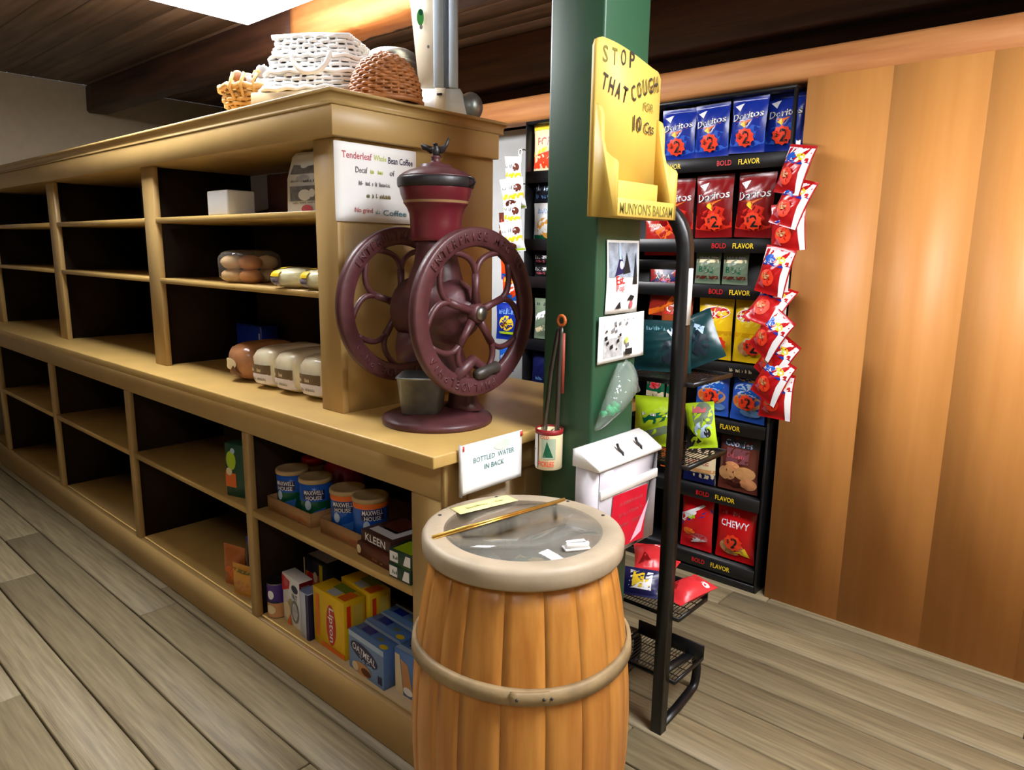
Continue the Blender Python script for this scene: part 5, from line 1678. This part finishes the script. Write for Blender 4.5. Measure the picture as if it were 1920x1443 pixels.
# purple can
b = MB()
b.lathe(PURPLE, [(0.033, 0), (0.035, 0.003), (0.0345, 0.004), (0.0345, 0.055), (0.0345, 0.118), (0.035, 0.121), (0.033, 0.124), (0.030, 0.121)], seg=32, mats=[STEEL, STEEL, TAN, PURPLE, PURPLE, STEEL, STEEL])
sf = lambda u, v, e=0.0: V((math.sin(u / 0.0345) * (0.0346 + e), -math.cos(u / 0.0345) * (0.0346 + e), v))
b.art(sf, [('ell', .012, .085, .012, .016, WINK), ('ell', .010, .032, .018, .016, CREAM), ('rect', -.02, .056, .04, .064, NAVY, (6, 1))])
o = b.build('purple_can'); o.location = (-0.929, 0.122, LS)
tag(o, 'purple topped round can at the left of the lowest shelf', 'can')

# coffee cans in cardboard trays
def can_tray(x0, x1, y0, y1, label, word):
    t = thing('cardboard_tray', label, 'tray', ((x0 + x1) / 2, (y0 + y1) / 2, MS), 0, 'cardboard can trays')
    hx, hy = (x1 - x0) / 2, (y1 - y0) / 2
    b = MB()
    b.box(CARD, -hx, hx, -hy, hy, 0, 0.003)
    b.box(CARD, -hx, hx, -hy, -hy + 0.003, 0.003, 0.050)
    b.box(CARD, -hx, hx, hy - 0.003, hy, 0.003, 0.050)
    b.box(CARD, -hx, -hx + 0.003, -hy + 0.003, hy - 0.003, 0.003, 0.050)
    b.box(CARD, hx - 0.003, hx, -hy + 0.003, hy - 0.003, 0.003, 0.050)
    b.art(plane_surf((0, -hy, 0), (1, 0, 0), (0, 0, 1)), [('squig', hx * 0.1, .012, hx * .8, .018, M('faded_orange_print', (206, 110, 60), 0.8), 4)])
    b.build('tray', t)
    return t
can_tray(-0.922, -0.672, 0.100, 0.225, 'cardboard tray holding the two blue and green coffee cans', '')
can_tray(-0.632, -0.428, 0.108, 0.240, 'cardboard tray holding the two blue cans with orange bands', '')
def coffee_can(label, x, yv, bands, group, rz=0.0):
    t = thing('coffee_can', label, 'coffee can', (x, yv, MS + 0.0035), rz, group)
    b = MB()
    RC = 0.051
    prof = [(RC - .002, 0), (RC, .003)] + [(RC, z) for z, _ in bands] + [(RC, 0.128)]
    mats = [STEEL] + [bands[0][1]] + [m for _, m in bands]
    b.lathe(DBLUE, prof, seg=40, mats=mats[:len(prof) - 1])
    sf = lambda u, v, e=0.0: V((math.sin(u / RC) * (RC + 0.0004 + e), -math.cos(u / RC) * (RC + 0.0004 + e), v))
    b.art(sf, [('rect', -.034, .078, .034, .108, NAVY, (10, 2)), ('text', 'MAXWELL', 0, .100, .014, WINK, .062), ('text', 'HOUSE', 0, .083, .013, WINK, .05), ('ell', -.018, .060, .010, .016, SKY), ('poly', [(-.01, .02), (.03, .02), (.036, .05), (.0, .04)], col('blue_wave_print', 60, 120, 200))])
    b.build('can', t)
    b = MB()
    LIDT = M('tan_can_lid', (190, 160, 110), 0.4, var=0.06)
    b.lathe(LIDT, [(RC + .001, .126), (RC + .0025, .127), (RC + .0025, .137), (RC, .140), (RC - .006, .1385), (RC - .010, .1370), (0.001, .1372)], seg=40)
    b.build('plastic_lid', t)
    return t
c1 = coffee_can('blue and green coffee can with tan lid, left one in its tray', -0.868, 0.163, [(0.045, DGREEN), (0.07, BLUE)], 'blue and green coffee cans', R(28))
c1 = dup(c1, 'blue and green coffee can with tan lid, right one in its tray', (-0.738, 0.166, MS + 0.0035), (0, 0, R(48)))
c1 = coffee_can('blue coffee can with an orange band, left one in its tray', -0.578, 0.172, [(0.11, BLUE), (0.112, BLUE)], 'blue coffee cans with orange bands', R(36))
for ch in c1.children:
    pass
b = MB()
b.lathe(ORANGE, [(0.0514, .110), (0.0516, .111), (0.0516, .126), (0.0514, .1265)], seg=40, caps=False)
b.build('orange_band', c1)
dup(c1, 'blue coffee can with an orange band, right one in its tray', (-0.474, 0.178, MS + 0.0035), (0, 0, R(60)))
# red capped jars
def jar(label, x, yv, m, h, art):
    t = thing('coffee_jar', label, 'jar', (x, yv, MS), R(30), 'red capped jars')
    b = MB()
    b.lathe(m, [(0.034, 0), (0.038, .004), (0.039, .02), (0.039, h - .02), (0.036, h - .006), (0.032, h)], seg=28)
    sf = lambda u, v, e=0.0: V((math.sin(u / 0.039) * (0.0394 + e), -math.cos(u / 0.039) * (0.0394 + e), v))
    b.art(sf, art)
    b.build('jar', t)
    b = MB()
    b.lathe(RED, [(0.036, h), (0.038, h + .001), (0.038, h + .022), (0.035, h + .026), (0.001, h + .026)], seg=28)
    b.build('cap', t)
    return t
jar('cream jar with a red cap left of the coffee cans', -0.938, 0.285, CREAM, 0.115, [])
jar('red printed jar with red cap next to the shelf divider', -0.932, 0.160 + 0.04, M('pink_red_jar', (190, 110, 96), 0.4), 0.10, [('rect', -.02, .02, .03, .05, RED, (6, 2)), ('ell', .0, .08, .014, .012, GGREY)])
carton('grey_carton', 'dim grey carton at the back of the middle base shelf', 'carton', -0.94, -0.86, 0.36, 0.43, MS, 0.17, col('dim_grey_card', 110, 108, 100, 0.6))
t1 = thing('red_bag', 'crimson bag lying behind the coffee cans', 'bag', (-0.80, 0.315, MS))
superloaf(0.16, 0.12, 0.165, col('crimson_film', 150, 24, 52, 0.3), [], 2.4, 6).build('pouch', t1)
# klondike style flat boxes
w, d, h = 0.150, 0.165, 0.042
fr = [('text', 'BLACK', .0, h * .5, .018, WINK, .085)]
t1 = carton('cocoa_box', 'dark brown flat box on the middle base shelf, lower of two', 'carton', -0.418, -0.268, 0.086, 0.251, MS, h, col('chocolate_box', 92, 40, 28, 0.4),
            [('ell', -w * .44, h * .5, .010, .013, CREAM), ('squig', .0, h * .2, .05, .006, TAN, 3)], None, None, None, R(-3))
t1 = carton('cocoa_box', 'dark box with white lettering lying on the brown flat box', 'carton', -0.412, -0.274, 0.096, 0.246, MS + h + 0.001, 0.034, col('mocha_box', 74, 44, 38, 0.4),
            [('text', 'KLEEN', .0, .018, .022, WINK, .095)], [('poly', [(-.05, -.06), (.06, -.06), (.065, .05), (.04, .05), (.035, -.03), (-.05, -.03)], WINK), ('rect', -.05, -.02, .03, .06, BROWN, (2, 2))], None, None, R(-3))
GB = col('dark_green_pack', 24, 60, 46, 0.4)
gfr = [('rect', -.040, .006, -.008, .034, WINK, (2, 2)), ('squig', -.036, .014, -.012, .012, DGREEN, 2), ('poly', [(.012, .006), (.04, .006), (.04, .034), (.022, .034)], WINK)]
t1 = carton('gum_pack', 'green and white pack at the shelf end, lower of two', 'pack', -0.252, -0.164, 0.066, 0.150, MS, 0.040, GB, gfr, [('rect', -.03, -.04, .04, .02, LIME, (2, 2))], None, 'green and white packs')
dup(t1, 'green and white pack stacked on the other at the shelf end', (-0.208, 0.110, MS + 0.0405), (0, 0, R(2)))

# left bay
t = thing('juice_bottle', 'green and lime carton on the middle shelf left of the divider', 'carton', (-1.114, 0.122, MS), R(16))
b = MB()
b.box(col('bottle_green_card', 14, 70, 48, 0.4), -0.05, 0.05, -0.035, 0.035, 0, 0.19, 0.004)
b.art(plane_surf((0, -0.035, 0), (1, 0, 0), (0, 0, 1)), [('ell', -.02, .13, .022, .034, LIME), ('rect', -.048, .035, .0, .085, ORANGE, (2, 2)), ('ell', -.01, .165, .010, .010, SKY), ('ell', -.03, .09, .014, .014, CREAM)])
b.build('box', t)
b = MB(); b.box(col('slate_blue_card', 64, 88, 116, 0.4), -0.025, 0.015, -0.045, 0.045, 0, 0.165, 0.003)
o = b.build('slate_carton'); o.location = (-1.025, 0.135, MS)
tag(o, 'slim slate blue carton tight against the left of the divider', 'carton')
t1 = thing('tan_packet', 'gold tan biscuit packet at the bottom of the left bay', 'packet', (-1.118, 0.110, LS), R(14))
b, sf = bag_mb(0.13, 0.12, 0.05, col('gold_tan_film', 214, 150, 60, 0.35), [('ell', .0, .05, .035, .022, BREAD), ('rect', -.06, .095, .06, .105, OLIVE, (6, 1))], 61)
b.build('pouch', t1)
t1 = thing('tan_packet', 'orange brown packet at the far left of the lowest shelf', 'packet', (-1.225, 0.125, LS), R(14))
b, sf = bag_mb(0.11, 0.16, 0.05, col('amber_brown_film', 186, 104, 48, 0.35), [('ell', .0, .06, .03, .03, ORANGE)], 62)
b.build('pouch', t1)
t1 = thing('blue_packet', 'blue and white packet behind the gold tan one', 'packet', (-1.150, 0.185, LS), R(14))
b, sf = bag_mb(0.14, 0.185, 0.05, DBLUE, [('ell', .01, .13, .03, .02, SKY), ('squig', -.03, .10, .05, .02, WINK, 3)], 63)
b.build('pouch', t1)
t1 = thing('grey_packet', 'purple and grey packet at the back of the lower left bay', 'packet', (-1.230, 0.290, LS), R(14))
b, sf = bag_mb(0.26, 0.29, 0.06, col('plum_grey_film', 92, 70, 92, 0.3), [('poly', [(-.1, .16), (.10, .13), (.10, .03), (-.1, .05)], GREYINK), ('squig', -.08, .22, .08, .02, PINK, 3)], 64)
b.build('pouch', t1)

# ================================================================== CAMERA AND WORLD
cam = bpy.data.cameras.new('camera')
cam.sensor_fit = 'HORIZONTAL'
cam.sensor_width = 36.0
cam.lens = 1338.77 * 36.0 / 1920.0
cam.clip_start = 0.02
co = bpy.data.objects.new('camera', cam)
COL.objects.link(co)
yaw, pitch, roll = 0.726040501, 0.186975362, 0.0135018211
fw = V((-math.sin(yaw) * math.cos(pitch), math.cos(yaw) * math.cos(pitch), -math.sin(pitch)))
ri = V((math.cos(yaw), math.sin(yaw), 0))
up = ri.cross(fw)
r2_ = ri * math.cos(roll) + up * math.sin(roll)
u2_ = up * math.cos(roll) - ri * math.sin(roll)
mw = Matrix(((r2_.x, u2_.x, -fw.x, 1.15719893), (r2_.y, u2_.y, -fw.y, -1.04042731), (r2_.z, u2_.z, -fw.z, 1.37031299), (0, 0, 0, 1)))
co.matrix_world = mw
scene.camera = co
wd = bpy.data.worlds.new('world')
wd.use_nodes = True
wd.node_tree.nodes['Background'].inputs['Color'].default_value = (0.9, 0.95, 1.0, 1)
wd.node_tree.nodes['Background'].inputs['Strength'].default_value = 0.3
scene.world = wd
vs = scene.view_settings
vs.view_transform = 'Standard'
vs.look = 'None'
vs.exposure = 0.15
vs.gamma = 1.0
vs.use_curve_mapping = False
try:
    scene.cycles.use_denoising = True
    scene.cycles.denoiser = 'OPENIMAGEDENOISE'
    scene.cycles.max_bounces = 8
    scene.cycles.transparent_max_bounces = 16
except Exception:
    pass
